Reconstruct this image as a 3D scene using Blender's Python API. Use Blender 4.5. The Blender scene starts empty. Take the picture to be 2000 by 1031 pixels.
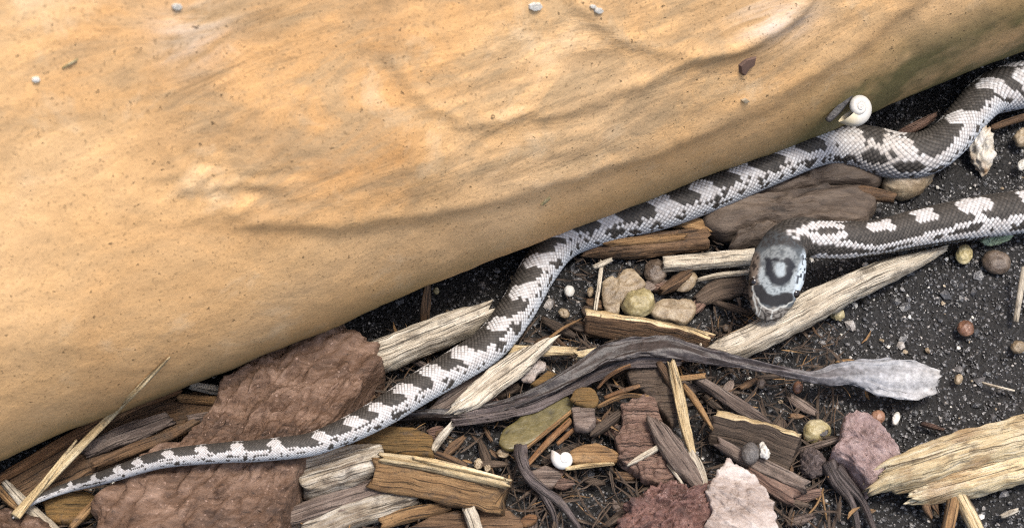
import bpy, math, random
import numpy as np

# ------------------------------------------------------------------ camera
MM = 0.001
TANH = math.tan(math.radians(18.0))          # half of the horizontal field of view
DIST = 0.3616                                # camera to the middle of the picture
PITCH = math.radians(52.0)                   # looking down at the foot of the planter
CAM = np.array([0.0, -DIST * math.cos(PITCH), DIST * math.sin(PITCH)])
FWD = np.array([0.0, math.cos(PITCH), -math.sin(PITCH)])
RGT = np.array([1.0, 0.0, 0.0])
UPV = np.array([0.0, math.sin(PITCH), math.cos(PITCH)])

sc = bpy.context.scene
col = sc.collection
cd = bpy.data.cameras.new('camera')
cd.sensor_width = 36.0
cd.lens = 18.0 / TANH
cd.clip_start = 0.01
cd.clip_end = 100.0
cd.dof.use_dof = True
cd.dof.focus_distance = DIST - 0.012
cd.dof.aperture_fstop = 34.0
cam = bpy.data.objects.new('camera', cd)
col.objects.link(cam)
cam.location = CAM
cam.rotation_euler = (math.pi / 2 - PITCH, 0, 0)
sc.camera = cam

# ------------------------------------------------------------------ light
SUN_EL, SUN_AZ = math.radians(74), math.radians(115)    # azimuth clockwise from +Y
w = bpy.data.worlds.new('World')
sc.world = w
w.use_nodes = True
nt = w.node_tree
bg = nt.nodes['Background']
sky = nt.nodes.new('ShaderNodeTexSky')
sky.sky_type = 'NISHITA'
sky.sun_disc = False
sky.sun_elevation = SUN_EL
sky.sun_rotation = SUN_AZ
sky.air_density = 1.0
sky.dust_density = 4.0
sky.ozone_density = 0.6
nt.links.new(sky.outputs[0], bg.inputs[0])
bg.inputs[1].default_value = 0.10
sd = bpy.data.lights.new('sun', 'SUN')
sd.energy = 1.5
sd.angle = math.radians(14)
sd.color = (1.0, 0.95, 0.87)
sun = bpy.data.objects.new('sun', sd)
col.objects.link(sun)
sun.rotation_euler = (math.pi / 2 - SUN_EL, 0, math.pi - SUN_AZ)
sc.view_settings.view_transform = 'Standard'
sc.view_settings.look = 'None'
sc.view_settings.gamma = 1.0
sc.view_settings.exposure = 1.42
sc.cycles.filter_width = 1.1
sc.cycles.use_denoising = False

# ------------------------------------------------------------------ helpers
def pdir(px, py):
    px = np.asarray(px, float); py = np.asarray(py, float)
    return (FWD + RGT * ((px - 1000) / 1000 * TANH)[..., None]
            + UPV * ((514.6 - py) / 1000 * TANH)[..., None])

def at(px, py, z):
    """photograph point (px,py) -> point of the place at height z millimetres"""
    d = pdir(px, py)
    z = np.asarray(z, float) * MM
    k = (z - CAM[2]) / d[..., 2]
    return CAM + d * k[..., None]

def project(P):
    v = P - CAM
    f = v @ FWD
    return 1000 + (v @ RGT) / f / TANH * 1000, 514.6 - (v @ UPV) / f / TANH * 1000, f

def hash3(i, j, k):
    n = (i * 374761393 + j * 668265263 + k * 2147483647 + 1013904223) & 0xffffffff
    n = ((n ^ (n >> 13)) * 1274126177) & 0xffffffff
    n = ((n ^ (n >> 15)) * 2246822519) & 0xffffffff
    return ((n ^ (n >> 16)) & 0xffff) / 65535.0 * 2 - 1

def noise(x, y=0.0, z=0.0):
    x, y, z = np.broadcast_arrays(np.asarray(x, float), np.asarray(y, float), np.asarray(z, float))
    xi, yi, zi = [np.floor(a).astype(np.int64) for a in (x, y, z)]
    fx, fy, fz = x - xi, y - yi, z - zi
    fx, fy, fz = [f * f * (3 - 2 * f) for f in (fx, fy, fz)]
    r = 0
    for a in (0, 1):
        for b in (0, 1):
            for c in (0, 1):
                wgt = (fx if a else 1 - fx) * (fy if b else 1 - fy) * (fz if c else 1 - fz)
                r = r + wgt * hash3(xi + a, yi + b, zi + c)
    return r

def fbm(x, y=0.0, z=0.0, o=3):
    r, a = 0, 1.0
    for i in range(o):
        r = r + a * noise(np.asarray(x) * 2 ** i + 17 * i, np.asarray(y) * 2 ** i, np.asarray(z) * 2 ** i)
        a *= 0.5
    return r

def smooth(a, b, x):
    t = np.clip((x - a) / (b - a), 0, 1)
    return t * t * (3 - 2 * t)

def lin(r, g, b, k=1.0):
    f = lambda c: (c / 255 / 12.92 if c <= 10 else ((c / 255 + 0.055) / 1.055) ** 2.4) * k
    return (f(r), f(g), f(b), 1.0)

def mesh_obj(name, verts, faces, mat, parent=None, uv=None, colr=None, shade=True, origin=None, mats=None, midx=None):
    verts = np.asarray(verts, float)
    if origin is None:
        origin = np.array([verts[:, 0].mean(), verts[:, 1].mean(), verts[:, 2].min()])
    me = bpy.data.meshes.new(name)
    me.from_pydata((verts - origin).tolist(), [], faces if isinstance(faces, list) else faces.tolist())
    n = len(me.loops)
    li = np.empty(n, np.int32); me.loops.foreach_get('vertex_index', li)
    if uv is not None:
        l = me.uv_layers.new(name='grain')
        l.data.foreach_set('uv', np.asarray(uv, np.float32)[li].ravel())
    if colr is not None:
        for k, c in colr.items():
            a = me.attributes.new(k, 'FLOAT_COLOR', 'POINT')
            c = np.asarray(c, np.float32)
            if c.shape[1] == 3:
                c = np.hstack([c, np.ones((len(c), 1), np.float32)])
            a.data.foreach_set('color', c.ravel())
    for m in (mats or [mat]):
        me.materials.append(m)
    if midx is not None:
        me.polygons.foreach_set('material_index', np.asarray(midx, np.int32))
    if shade:
        me.polygons.foreach_set('use_smooth', np.ones(len(me.polygons), bool))
    me.update()
    o = bpy.data.objects.new(name, me)
    o.location = origin
    col.objects.link(o)
    if parent is not None:
        o.parent = parent
        o.location = origin - np.array(parent.location)
    return o

def tag(o, label, cat, group=None, kind=None):
    if kind: o['kind'] = kind
    if label: o['label'] = label
    if cat: o['category'] = cat
    if group: o['group'] = group
    return o

# ------------------------------------------------------------------ materials
class NT:
    def __init__(s, name):
        s.m = bpy.data.materials.new(name); s.m.use_nodes = True
        s.t = s.m.node_tree; s.b = s.t.nodes['Principled BSDF']
    def n(s, typ, **kw):
        nd = s.t.nodes.new('ShaderNode' + typ)
        for k, v in kw.items():
            if k.startswith('i_'):
                k = k[2:]
                nd.inputs[int(k) if k.isdigit() else k.replace('_', ' ')].default_value = v
            else: setattr(nd, k, v)
        return nd
    def l(s, a, b): s.t.links.new(a, b)
    def ramp(s, src, stops):
        r = s.n('ValToRGB'); e = r.color_ramp.elements
        while len(e) < len(stops): e.new(0.5)
        for el, (p, c) in zip(e, stops): el.position = p; el.color = c
        s.l(src, r.inputs[0]); return r.outputs[0]
    def mix(s, f, a, b, blend='MIX'):
        m = s.n('Mix', data_type='RGBA', blend_type=blend)
        if hasattr(f, 'links'): s.l(f, m.inputs[0])
        else: m.inputs[0].default_value = f
        for v, i in ((a, 6), (b, 7)):
            if hasattr(v, 'links'): s.l(v, m.inputs[i])
            else: m.inputs[i].default_value = v
        return m.outputs[2]
    def noise(s, vec, scale, detail=4, rough=0.55, dist=0.0):
        n = s.n('TexNoise'); n.inputs['Scale'].default_value = scale
        n.inputs['Detail'].default_value = detail; n.inputs['Roughness'].default_value = rough
        n.inputs['Distortion'].default_value = dist
        s.l(vec, n.inputs['Vector']); return n.outputs['Fac']
    def bump(s, h, strength, dist):
        b = s.n('Bump'); b.inputs['Strength'].default_value = strength; b.inputs['Distance'].default_value = dist
        s.l(h, b.inputs['Height']); s.l(b.outputs[0], s.b.inputs['Normal']); return b
    def math(s, op, a, b=0.5, c=None):
        m = s.n('Math', operation=op)
        for i, v in enumerate((a, b, c)):
            if v is None: continue
            if hasattr(v, 'links'): s.l(v, m.inputs[i])
            else: m.inputs[i].default_value = v
        return m.outputs[0]

BLK, WHT = (0, 0, 0, 1), (1, 1, 1, 1)

def wood(name, dark, mid, light, crack=0.5, rough=0.75, bump=0.5, stain=None):
    """weathered fibrous wood: grain runs along u, UVs in millimetres"""
    k = NT(name)
    uv = k.n('UVMap', uv_map='grain'); oi = k.n('ObjectInfo')
    off = k.n('CombineXYZ'); k.l(k.math('MULTIPLY', oi.outputs['Random'], 37.0), off.inputs[2])
    def mapped(su, sv):
        m = k.n('VectorMath', operation='MULTIPLY'); k.l(uv.outputs[0], m.inputs[0]); m.inputs[1].default_value = (su, sv, 1)
        a = k.n('VectorMath', operation='ADD'); k.l(m.outputs[0], a.inputs[0]); k.l(off.outputs[0], a.inputs[1]); return a.outputs[0]
    g1 = k.noise(mapped(0.10, 1.5), 1.0, 6, 0.65, 0.3)
    g2 = k.noise(mapped(0.12, 0.35), 1.0, 4, 0.6, 0.6)
    g3 = k.noise(mapped(2.5, 4.0), 1.0, 3, 0.7)
    cr = k.noise(mapped(0.07, 2.8), 1.0, 3, 0.55, 0.8)
    g4 = k.noise(mapped(0.5, 5.0), 1.0, 4, 0.7, 0.3)
    dirt = k.noise(mapped(0.22, 0.3), 1.0, 5, 0.7, 0.5)
    c = k.ramp(g1, [(0.30, dark), (0.48, mid), (0.66, light)])
    c2 = k.ramp(g2, [(0.32, dark), (0.5, mid), (0.72, light)])
    c = k.mix(0.45, c, c2)
    c = k.mix(0.5, c, k.ramp(g4, [(0.33, (0.35, 0.32, 0.30, 1)), (0.5, (1, 1, 1, 1)), (0.7, (1.35, 1.35, 1.35, 1))]), 'MULTIPLY')
    dm = k.ramp(dirt, [(0.54, BLK), (0.68, WHT)])
    c = k.mix(k.math('MULTIPLY', dm, 0.7), c, k.ramp(g3, [(0.4, (0.02, 0.016, 0.013, 1)), (0.65, (0.10, 0.075, 0.055, 1))]))
    if stain:
        sm = k.ramp(k.noise(mapped(0.09, 0.14), 1.0, 4, 0.6), [(0.5, BLK), (0.6, WHT)])
        c = k.mix(sm, c, k.mix(0.5, c, stain))
    crm = k.ramp(cr, [(0.32 + 0.08 * crack, WHT), (0.38 + 0.08 * crack, BLK)])
    c = k.mix(k.math('MULTIPLY', crm, 0.85), c, tuple(0.25 * v for v in dark[:3]) + (1,))
    sp = k.ramp(g3, [(0.33, WHT), (0.39, BLK)])
    c = k.mix(k.math('MULTIPLY', sp, 0.75), c, tuple(0.3 * v for v in dark[:3]) + (1,))
    hs = k.n('HueSaturation'); k.l(c, hs.inputs['Color'])
    k.l(k.math('MULTIPLY_ADD', oi.outputs['Random'], 0.4, 0.8), hs.inputs['Value'])
    k.l(hs.outputs[0], k.b.inputs['Base Color'])
    k.b.inputs['Roughness'].default_value = rough
    k.b.inputs['Specular IOR Level'].default_value = 0.35
    h = k.math('SUBTRACT', k.math('ADD', g1, k.math('MULTIPLY', g3, 0.3)), k.math('MULTIPLY', crm, 0.8))
    k.bump(h, min(1.0, bump * 1.5), 0.0006)
    return k.m

def stone(name, c1, c2, c3, scale=120, rough=0.7, spec=0.4, bump=0.5, pits=0.0, specks=None, aniso=None):
    k = NT(name)
    tc = k.n('TexCoord'); oi = k.n('ObjectInfo')
    off = k.n('CombineXYZ'); k.l(oi.outputs['Random'], off.inputs[0]); k.l(oi.outputs['Random'], off.inputs[2])
    a = k.n('VectorMath', operation='ADD'); k.l(tc.outputs['Object'], a.inputs[0]); k.l(off.outputs[0], a.inputs[1]); v = a.outputs[0]
    if aniso:
        mp = k.n('Mapping'); mp.inputs['Rotation'].default_value = (0, 0, aniso[0]); mp.inputs['Scale'].default_value = (aniso[1], 1, 1)
        k.l(v, mp.inputs[0]); v = mp.outputs[0]
    n1 = k.noise(v, scale, 6, 0.62, 0.4); n2 = k.noise(v, scale * 5, 5, 0.7); n3 = k.noise(v, scale * 0.35, 3, 0.5, 0.5)
    c = k.ramp(n1, [(0.32, c1), (0.5, c2), (0.68, c3)])
    c = k.mix(k.math('MULTIPLY', n3, 0.6), c, k.ramp(n2, [(0.35, c1), (0.5, c2), (0.66, c3)]))
    if specks:
        sp = k.ramp(k.noise(a.outputs[0], scale * 9, 2, 0.5), [(0.66, BLK), (0.74, WHT)])
        c = k.mix(k.math('MULTIPLY', sp, 0.7), c, specks)
    dk = k.ramp(n2, [(0.28, WHT), (0.36, BLK)])
    c = k.mix(k.math('MULTIPLY', dk, pits), c, (0.012, 0.010, 0.008, 1))
    hs = k.n('HueSaturation'); k.l(c, hs.inputs['Color'])
    k.l(k.math('MULTIPLY_ADD', oi.outputs['Random'], 0.3, 0.85), hs.inputs['Value'])
    k.l(hs.outputs[0], k.b.inputs['Base Color'])
    k.b.inputs['Roughness'].default_value = rough
    k.b.inputs['Specular IOR Level'].default_value = spec
    k.bump(k.math('ADD', n1, k.math('MULTIPLY', n2, 0.5)), bump, 0.0012)
    return k.m

K = 0.62
def L(r, g, b, k=K): return lin(r, g, b, k)
M = {}
M['pale'] = wood('weathered_pale_wood', L(140, 125, 105), L(205, 192, 170), L(240, 232, 215), 0.55)
M['straw'] = wood('straw_wood', L(150, 120, 78), L(218, 192, 145), L(245, 230, 195), 0.35)
M['tan'] = wood('tan_wood', L(95, 70, 45), L(150, 115, 75), L(190, 155, 110), 0.45)
M['brown'] = wood('brown_wood', L(62, 46, 34), L(112, 86, 62), L(150, 118, 86), 0.5)
M['dark'] = wood('dark_brown_wood', L(42, 34, 28), L(82, 68, 56), L(122, 104, 88), 0.5)
M['grey'] = wood('grey_brown_wood', L(70, 58, 52), L(118, 102, 92), L(165, 150, 138), 0.5)
M['olive'] = wood('olive_brown_wood', L(70, 54, 28), L(112, 88, 50), L(150, 112, 62), 0.3)
M['orange'] = wood('orange_brown_needle', L(84, 58, 36), L(140, 100, 64), L(186, 146, 104), 0.3)
M['gold'] = wood('golden_split_wood', L(165, 132, 90), L(236, 214, 168), L(255, 248, 225), 0.5, stain=L(150, 105, 60))
M['palebrown'] = wood('pale_wood_turning_brown', L(100, 80, 62), L(190, 175, 152), L(238, 232, 220), 0.5, stain=L(98, 74, 56))
M['bark'] = wood('reddish_bark', L(74, 52, 44), L(128, 100, 86), L(165, 138, 122), 0.6, bump=0.8)
M['root'] = wood('dark_root', L(38, 32, 32), L(78, 68, 66), L(128, 116, 112), 0.45, 0.55, 0.9)
M['leafgrey'] = stone('grey_dry_leaf', L(88, 84, 88), L(150, 150, 156), L(200, 202, 206), 160, 0.5, 0.5, 0.5, 0.5, aniso=(0.1, 0.3))
M['olivleaf'] = stone('olive_leaf', L(64, 58, 32), L(104, 94, 54), L(142, 128, 84), 120, 0.45, 0.5, 0.3, 0.5)
M['rock'] = stone('reddish_brown_rock', L(52, 37, 28), L(114, 86, 66), L(172, 142, 122), 170, 0.7, 0.4, 1.0, 0.9, L(200, 168, 150), aniso=(0.75, 0.35))
M['rockred'] = stone('red_brown_rock', L(60, 42, 36), L(120, 84, 74), L(170, 135, 125), 220, 0.6, 0.5, 1.0, 0.9, L(210, 185, 175))
M['rockpink'] = stone('pink_grey_rock', L(92, 72, 68), L(160, 134, 130), L(205, 184, 180), 330, 0.65, 0.5, 0.9, 1.0, L(225, 210, 205))
M['rockpale'] = stone('pale_pinkish_flake', L(100, 82, 72), L(176, 160, 150), L(224, 216, 210), 190, 0.6, 0.5, 0.7, 0.8, aniso=(-0.7, 0.35))
M['pebtan'] = stone('tan_pebble', L(104, 88, 68), L(164, 144, 116), L(208, 192, 164), 260, 0.42, 0.5, 0.4, 0.6)
M['pebyel'] = stone('yellowish_pebble', L(120, 105, 66), L(190, 174, 125), L(226, 214, 178), 260, 0.4, 0.5, 0.4, 0.9)
M['pebwht'] = stone('white_grit', L(190, 182, 165), L(228, 224, 214), L(250, 248, 244), 300, 0.5, 0.5, 0.4, 0.2)
M['pebora'] = stone('orange_brown_pebble', L(80, 54, 40), L(146, 104, 80), L(190, 150, 124), 260, 0.35, 0.6, 0.4, 0.8)
M['pebgry'] = stone('grey_pebble', L(60, 56, 54), L(104, 99, 96), L(150, 145, 142), 260, 0.5, 0.5, 0.5, 0.8)
M['pebbrn'] = stone('brown_pebble', L(60, 48, 40), L(112, 96, 82), L(165, 148, 130), 230, 0.4, 0.5, 0.5, 0.9)
M['green'] = stone('pale_green_crust', L(130, 150, 115), L(178, 196, 160), L(212, 226, 200), 300, 0.6, 0.4, 0.5, 0.2)
M['clod'] = stone('soil_clod', L(70, 58, 54), L(112, 98, 94), L(150, 136, 132), 500, 0.85, 0.3, 1.0, 0.7)
M['papery'] = stone('white_papery_leaf', L(170, 130, 85), L(235, 225, 205), L(255, 252, 248), 160, 0.5, 0.5, 0.5, 0.3)
M['darkleaf'] = stone('dark_grey_leaf', L(34, 31, 30), L(56, 52, 51), L(84, 78, 76), 200, 0.5, 0.5, 0.4, 0.3)
M['barksmooth'] = stone('smooth_grey_brown_bark', L(44, 36, 31), L(92, 79, 68), L(132, 116, 101), 110, 0.7, 0.35, 0.9, 0.8, aniso=(0.15, 0.28))
M['ember'] = stone('red_orange_flake', L(80, 34, 20), L(150, 68, 38), L(190, 110, 70), 300, 0.5, 0.5, 0.3, 0.1)

def soil_mat():
    k = NT('black_garden_soil')
    tc = k.n('TexCoord'); v = tc.outputs['Object']
    n1 = k.noise(v, 900, 6, 0.75); n2 = k.noise(v, 60, 4, 0.6); vo = k.n('TexVoronoi'); vo.inputs['Scale'].default_value = 1300; k.l(v, vo.inputs['Vector'])
    c = k.ramp(n1, [(0.35, (0.007, 0.0067, 0.0067, 1)), (0.55, (0.018, 0.017, 0.0165, 1)), (0.75, (0.06, 0.056, 0.054, 1))])
    c = k.mix(k.math('MULTIPLY', n2, 0.5), c, (0.016, 0.014, 0.012, 1))
    k.l(c, k.b.inputs['Base Color']); k.b.inputs['Roughness'].default_value = 0.75
    k.bump(k.math('ADD', n1, vo.outputs['Distance']), 0.9, 0.0012)
    return k.m
M['soil'] = soil_mat()

def crumb_mat():
    k = NT('soil_crumb')
    tc = k.n('TexCoord'); g = k.n('NewGeometry')
    r = g.outputs['Random Per Island']
    c = k.ramp(r, [(0.0, (0.014, 0.014, 0.0145, 1)), (0.5, (0.040, 0.040, 0.042, 1)), (0.82, (0.092, 0.092, 0.096, 1)), (0.95, (0.17, 0.16, 0.155, 1)), (1.0, (0.42, 0.38, 0.34, 1))])
    n1 = k.noise(tc.outputs['Object'], 2500, 3, 0.6)
    c = k.mix(0.35, c, k.ramp(n1, [(0.35, (0.01, 0.01, 0.01, 1)), (0.7, (0.07, 0.065, 0.06, 1))]))
    k.l(c, k.b.inputs['Base Color']); k.b.inputs['Roughness'].default_value = 0.30
    k.b.inputs['Specular IOR Level'].default_value = 0.7
    k.bump(n1, 0.6, 0.0003)
    return k.m
M['crumb'] = crumb_mat()

def vcol_mat(name, rough=0.45, spec=0.45, nscale=1500, amt=0.25, bump=0.15, hi=1.1):
    k = NT(name)
    a = k.n('Attribute', attribute_name='tint'); tc = k.n('TexCoord')
    n1 = k.noise(tc.outputs['Object'], nscale, 4, 0.65)
    c = k.mix(amt, a.outputs['Color'], k.ramp(n1, [(0.3, (0.25, 0.25, 0.25, 1)), (0.6, (1.1, 1.1, 1.1, 1)), (0.72, (hi, hi, hi, 1))]), 'MULTIPLY')
    k.l(c, k.b.inputs['Base Color']); k.b.inputs['Roughness'].default_value = rough
    k.b.inputs['Specular IOR Level'].default_value = spec
    k.bump(n1, bump, 0.0003)
    return k.m
M['snake'] = vcol_mat('snake_skin', 0.6, 0.22)
M['leafv'] = vcol_mat('withered_leaf', 0.5, 0.5, 650, 0.8, 0.9, 1.6)
M['shell'] = vcol_mat('snail_shell', 0.35, 0.5, 500, 0.15, 0.08)

def pot_mat():
    k = NT('ochre_clay')
    tc = k.n('TexCoord'); v = tc.outputs['Object']
    at_ = k.n('Attribute', attribute_name='wear_shade')       # r = moulded lobes, g = algae and painted foot shade, b = mineral bloom
    sp = k.n('SeparateColor'); k.l(at_.outputs['Color'], sp.inputs[0])
    def mp(rot, sx, sy, sz):
        m = k.n('Mapping'); m.inputs['Rotation'].default_value = rot; m.inputs['Scale'].default_value = (sx, sy, sz); k.l(v, m.inputs[0]); return m.outputs[0]
    big = k.noise(v, 16, 4, 0.55, 0.6)
    st = k.noise(mp((0, 0, math.radians(-30)), 34, 34, 70), 1.0, 6, 0.68, 1.8)
    st2 = k.noise(mp((0, 0, math.radians(-30)), 30, 30, 110), 1.0, 4, 0.65, 1.4)
    mott = k.noise(v, 75, 5, 0.65, 0.4)
    fine = k.noise(v, 900, 4, 0.7)
    base = k.ramp(big, [(0.3, (0.63, 0.335, 0.128, 1)), (0.5, (0.74, 0.445, 0.20, 1)), (0.7, (0.78, 0.505, 0.26, 1))])
    gre = (0.42, 0.305, 0.175, 1)
    s1 = k.ramp(st, [(0.40, WHT), (0.54, BLK)])
    s2 = k.ramp(st2, [(0.40, WHT), (0.52, BLK)])
    s3 = k.ramp(mott, [(0.40, WHT), (0.52, BLK)])
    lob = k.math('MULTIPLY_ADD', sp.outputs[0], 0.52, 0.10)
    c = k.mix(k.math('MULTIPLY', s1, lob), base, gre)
    c = k.mix(k.math('MULTIPLY', s2, k.math('MULTIPLY', sp.outputs[0], 0.45)), c, (0.28, 0.185, 0.10, 1))
    c = k.mix(k.math('MULTIPLY', s3, k.math('MULTIPLY_ADD', sp.outputs[0], 0.25, 0.12)), c, (0.36, 0.25, 0.14, 1))
    hi = k.ramp(mott, [(0.56, BLK), (0.70, WHT)])
    c = k.mix(k.math('MULTIPLY', hi, 0.35), c, (0.80, 0.62, 0.40, 1))
    # algae and painted shade near the soil, and white mineral bloom
    alg_shade = k.math('MULTIPLY', sp.outputs[1], k.ramp(k.noise(v, 40, 4, 0.6), [(0.28, BLK), (0.52, WHT)]))
    c = k.mix(k.math('MINIMUM', k.math('MULTIPLY', alg_shade, 0.95), 0.92), c, (0.12, 0.11, 0.04, 1))
    c = k.mix(k.math('MULTIPLY', sp.outputs[2], k.ramp(st2, [(0.4, BLK), (0.6, WHT)])), c, (0.66, 0.58, 0.50, 1))
    # pits and dark specks
    pk = k.ramp(k.noise(v, 900, 3, 0.6), [(0.66, BLK), (0.71, WHT)])
    c = k.mix(k.math('MULTIPLY', pk, 0.75), c, (0.05, 0.032, 0.015, 1))
    pk2 = k.ramp(k.noise(v, 1700, 2, 0.5), [(0.60, BLK), (0.70, WHT)])
    c = k.mix(k.math('MULTIPLY', pk2, 0.45), c, (0.12, 0.075, 0.035, 1))
    c = k.mix(0.16, c, k.ramp(fine, [(0.3, (0.4, 0.4, 0.4, 1)), (0.65, (1.25, 1.25, 1.25, 1))]), 'MULTIPLY')
    k.l(c, k.b.inputs['Base Color']); k.b.inputs['Roughness'].default_value = 0.72
    k.b.inputs['Specular IOR Level'].default_value = 0.3
    h = k.math('ADD', k.math('ADD', k.math('MULTIPLY', st2, k.math('MULTIPLY', sp.outputs[0], 0.8)), k.math('MULTIPLY', fine, 0.25)), k.math('MULTIPLY', pk, -0.6))
    h = k.math('ADD', h, k.math('MULTIPLY', mott, 0.8))
    k.bump(h, 0.4, 0.0010)
    return k.m
M['pot'] = pot_mat()

# ------------------------------------------------------------------ planter
def sdist(px, py, poly):
    """signed distance to a closed outline, positive inside"""
    poly = np.asarray(poly, float); q = np.roll(poly, -1, 0)
    d = np.full(px.shape, 1e9); ins = np.zeros(px.shape, bool)
    for (x0, y0), (x1, y1) in zip(poly, q):
        ex, ey = x1 - x0, y1 - y0
        t = np.clip(((px - x0) * ex + (py - y0) * ey) / (ex * ex + ey * ey + 1e-9), 0, 1)
        d = np.minimum(d, np.hypot(px - x0 - t * ex, py - y0 - t * ey))
        c = ((y0 > py) != (y1 > py))
        with np.errstate(divide='ignore', invalid='ignore'):
            ins ^= c & (px < (x1 - x0) * (py - y0) / (y1 - y0 + 1e-12) + x0)
    return np.where(ins, d, -d)

def crom(pts, n):
    """smooth curve through points (any dimension), n samples"""
    P = np.asarray(pts, float)
    if len(P) == 2:
        t = np.linspace(0, 1, n)[:, None]; return P[0] * (1 - t) + P[1] * t
    P = np.vstack([2 * P[0] - P[1], P, 2 * P[-1] - P[-2]])
    seg = np.hypot(np.diff(P[1:-1, 0]), np.diff(P[1:-1, 1])); cs = np.r_[0, np.cumsum(seg)]
    s = np.linspace(0, cs[-1], n); i = np.clip(np.searchsorted(cs, s, 'right') - 1, 0, len(seg) - 1)
    t = ((s - cs[i]) / seg[i])[:, None]
    p0, p1, p2, p3 = P[i], P[i + 1], P[i + 2], P[i + 3]
    return 0.5 * (2 * p1 + (p2 - p0) * t + (2 * p0 - 5 * p1 + 4 * p2 - p3) * t ** 2 + (3 * p1 - p0 - 3 * p2 + p3) * t ** 3)

ss = np.arange(0, 240, 0.8)
eps = np.radians(np.interp(ss, [0, 8, 20, 42, 82, 240], [-70, -54, -38, -13, 13, 27]))
pd = np.cumsum(-np.sin(eps)) * 0.8 * MM
pz = np.cumsum(np.cos(eps)) * 0.8 * MM - 0.0025
ic = int(np.argmin(np.abs(np.degrees(eps) + 40)))
zc = pz[ic] / MM
PA, PB = at(0, 894, zc), at(2000, 98, zc)
WDIR = (PB - PA) / np.linalg.norm(PB - PA)
WOUT = np.array([WDIR[1], -WDIR[0], 0.0])
if WOUT[1] > 0: WOUT = -WOUT
POT0 = PA - WOUT * pd[ic]            # foot line of the wall
def build_planter():
    uu = np.arange(-150, 480, 0.85) * MM
    U, S = np.meshgrid(uu, np.arange(len(ss)), indexing='ij')
    base = POT0 + U[..., None] * WDIR + pd[S][..., None] * WOUT
    base[..., 2] = pz[S]
    nrm = np.cos(eps)[S][..., None] * WOUT + np.sin(eps)[S][..., None] * np.array([0, 0, 1.0])
    x, y, f = project(base.reshape(-1, 3)); x = x.reshape(U.shape); y = y.reshape(U.shape)
    l1 = [(290, -700), (284, 0), (290, 150), (302, 290), (350, 375), (420, 418), (500, 440), (640, 450), (850, 430), (1050, 380), (1300, 300), (1500, 205), (1700, 85), (1800, 0), (2000, -200), (2200, -700)]
    l2 = [(760, -700), (742, 0), (748, 110), (775, 165), (830, 212), (900, 240), (980, 244), (1100, 222), (1220, 180), (1330, 130), (1440, 100), (1560, 30), (1640, -100), (1700, -700)]
    l3 = [(1060, -700), (1090, 0), (1190, 75), (1290, 110), (1370, 115), (1450, 100), (1520, 68), (1580, 10), (1640, -120), (1700, -700)]
    d1, d2, d3 = [sdist(x, y, p) for p in (l1, l2, l3)]
    wob = 5 * fbm(x / 60, y / 60, 3)
    w1 = 19 + 40 * smooth(520, 300, x)
    h = 0.85 * smooth(-w1, w1, d1 + wob) + 0.5 * smooth(-18, 20, d2 + wob) + 0.45 * smooth(-14, 18, d3 + wob)
    rim = lambda d, c, s: np.exp(-((d - c) / s) ** 2)
    h += 0.32 * rim(d1 + wob, 22, 16) + 0.3 * rim(d2 + wob, 18, 12) + 0.3 * rim(d3, 18, 14)
    in1 = smooth(0, 60, d1)
    # folds of the moulding, running along the wall
    ax = x * 0.96 - y * 0.27; ay = x * 0.27 + y * 0.96
    h += in1 * (0.10 * fbm(ax / 190, ay / 55, 1) + 0.07 * fbm(ax / 60, ay / 18, 5))
    # lumpy clay by the lower lobe edge
    lump = np.exp(-((x - 450) / 130) ** 2 - ((y - 370) / 75) ** 2)
    h += lump * 0.55 * fbm(x / 30, y / 20, 9)
    h += 0.7 * fbm(x / 260, y / 260, 11) + 0.07 * fbm(x / 22, y / 14, 4)
    # scratched folds of the second lobe
    h += smooth(0, 30, d2) * smooth(100, 180, y) * 0.28 * noise((x * 0.28 + y * 0.96) / 9, ax / 160, 2)
    V = base + nrm * (h * MM)[..., None]
    nu, ns = U.shape
    wear_shade = np.zeros((nu * ns, 3))
    wear_shade[:, 0] = np.clip(0.15 + 0.75 * smooth(-10, 80, d1) + 0.55 * smooth(520, 100, x) * smooth(420, 120, y), 0, 1).ravel()
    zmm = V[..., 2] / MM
    alg_shade = 1.3 * smooth(1450, 1760, x) * smooth(58, 26, zmm) + 0.75 * smooth(38, 10, zmm)  # right-end algae; the foot band paints underside shade in with olive staining
    wear_shade[:, 1] = np.clip(alg_shade, 0, 1).ravel()
    wear_shade[:, 2] = (np.exp(-((x - 1500) / 75) ** 2 - ((y - 25) / 50) ** 2) + 0.6 * np.exp(-((x - 370) / 70) ** 2 - ((y - 60) / 70) ** 2)).ravel() * 0.9
    idx = np.arange(nu * ns).reshape(nu, ns)
    q = np.stack([idx[:-1, :-1], idx[1:, :-1], idx[1:, 1:], idx[:-1, 1:]], -1).reshape(-1, 4)
    verts = [V.reshape(-1, 3)]; wl = [wear_shade]; faces = q.tolist(); nv = nu * ns
    # rim, inner wall, back wall: a closed trough behind the moulded front
    top = V[:, -1]
    prev = idx[:, -1]
    for (do, dz) in ((-6, 6), (-22, 6), (-30, 0), (-34, -60), (-150, -60), (-154, 0), (-162, 6), (-178, 6), (-184, -2), (-190, -120), (-170, -232)):
        r = top * 0 + (POT0 + uu[:, None] * WDIR + (pd[-1] + do * MM) * WOUT)
        r[:, 2] = pz[-1] + dz * MM
        verts.append(r); wl.append(np.zeros((nu, 3)) + [0.2, 0, 0])
        cur = np.arange(nv, nv + nu); nv += nu
        faces += np.stack([prev[:-1], prev[1:], cur[1:], cur[:-1]], -1).tolist(); prev = cur
    b0 = idx[:, 0]
    faces += np.stack([prev[:-1], prev[1:], b0[1:], b0[:-1]], -1).tolist()
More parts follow.
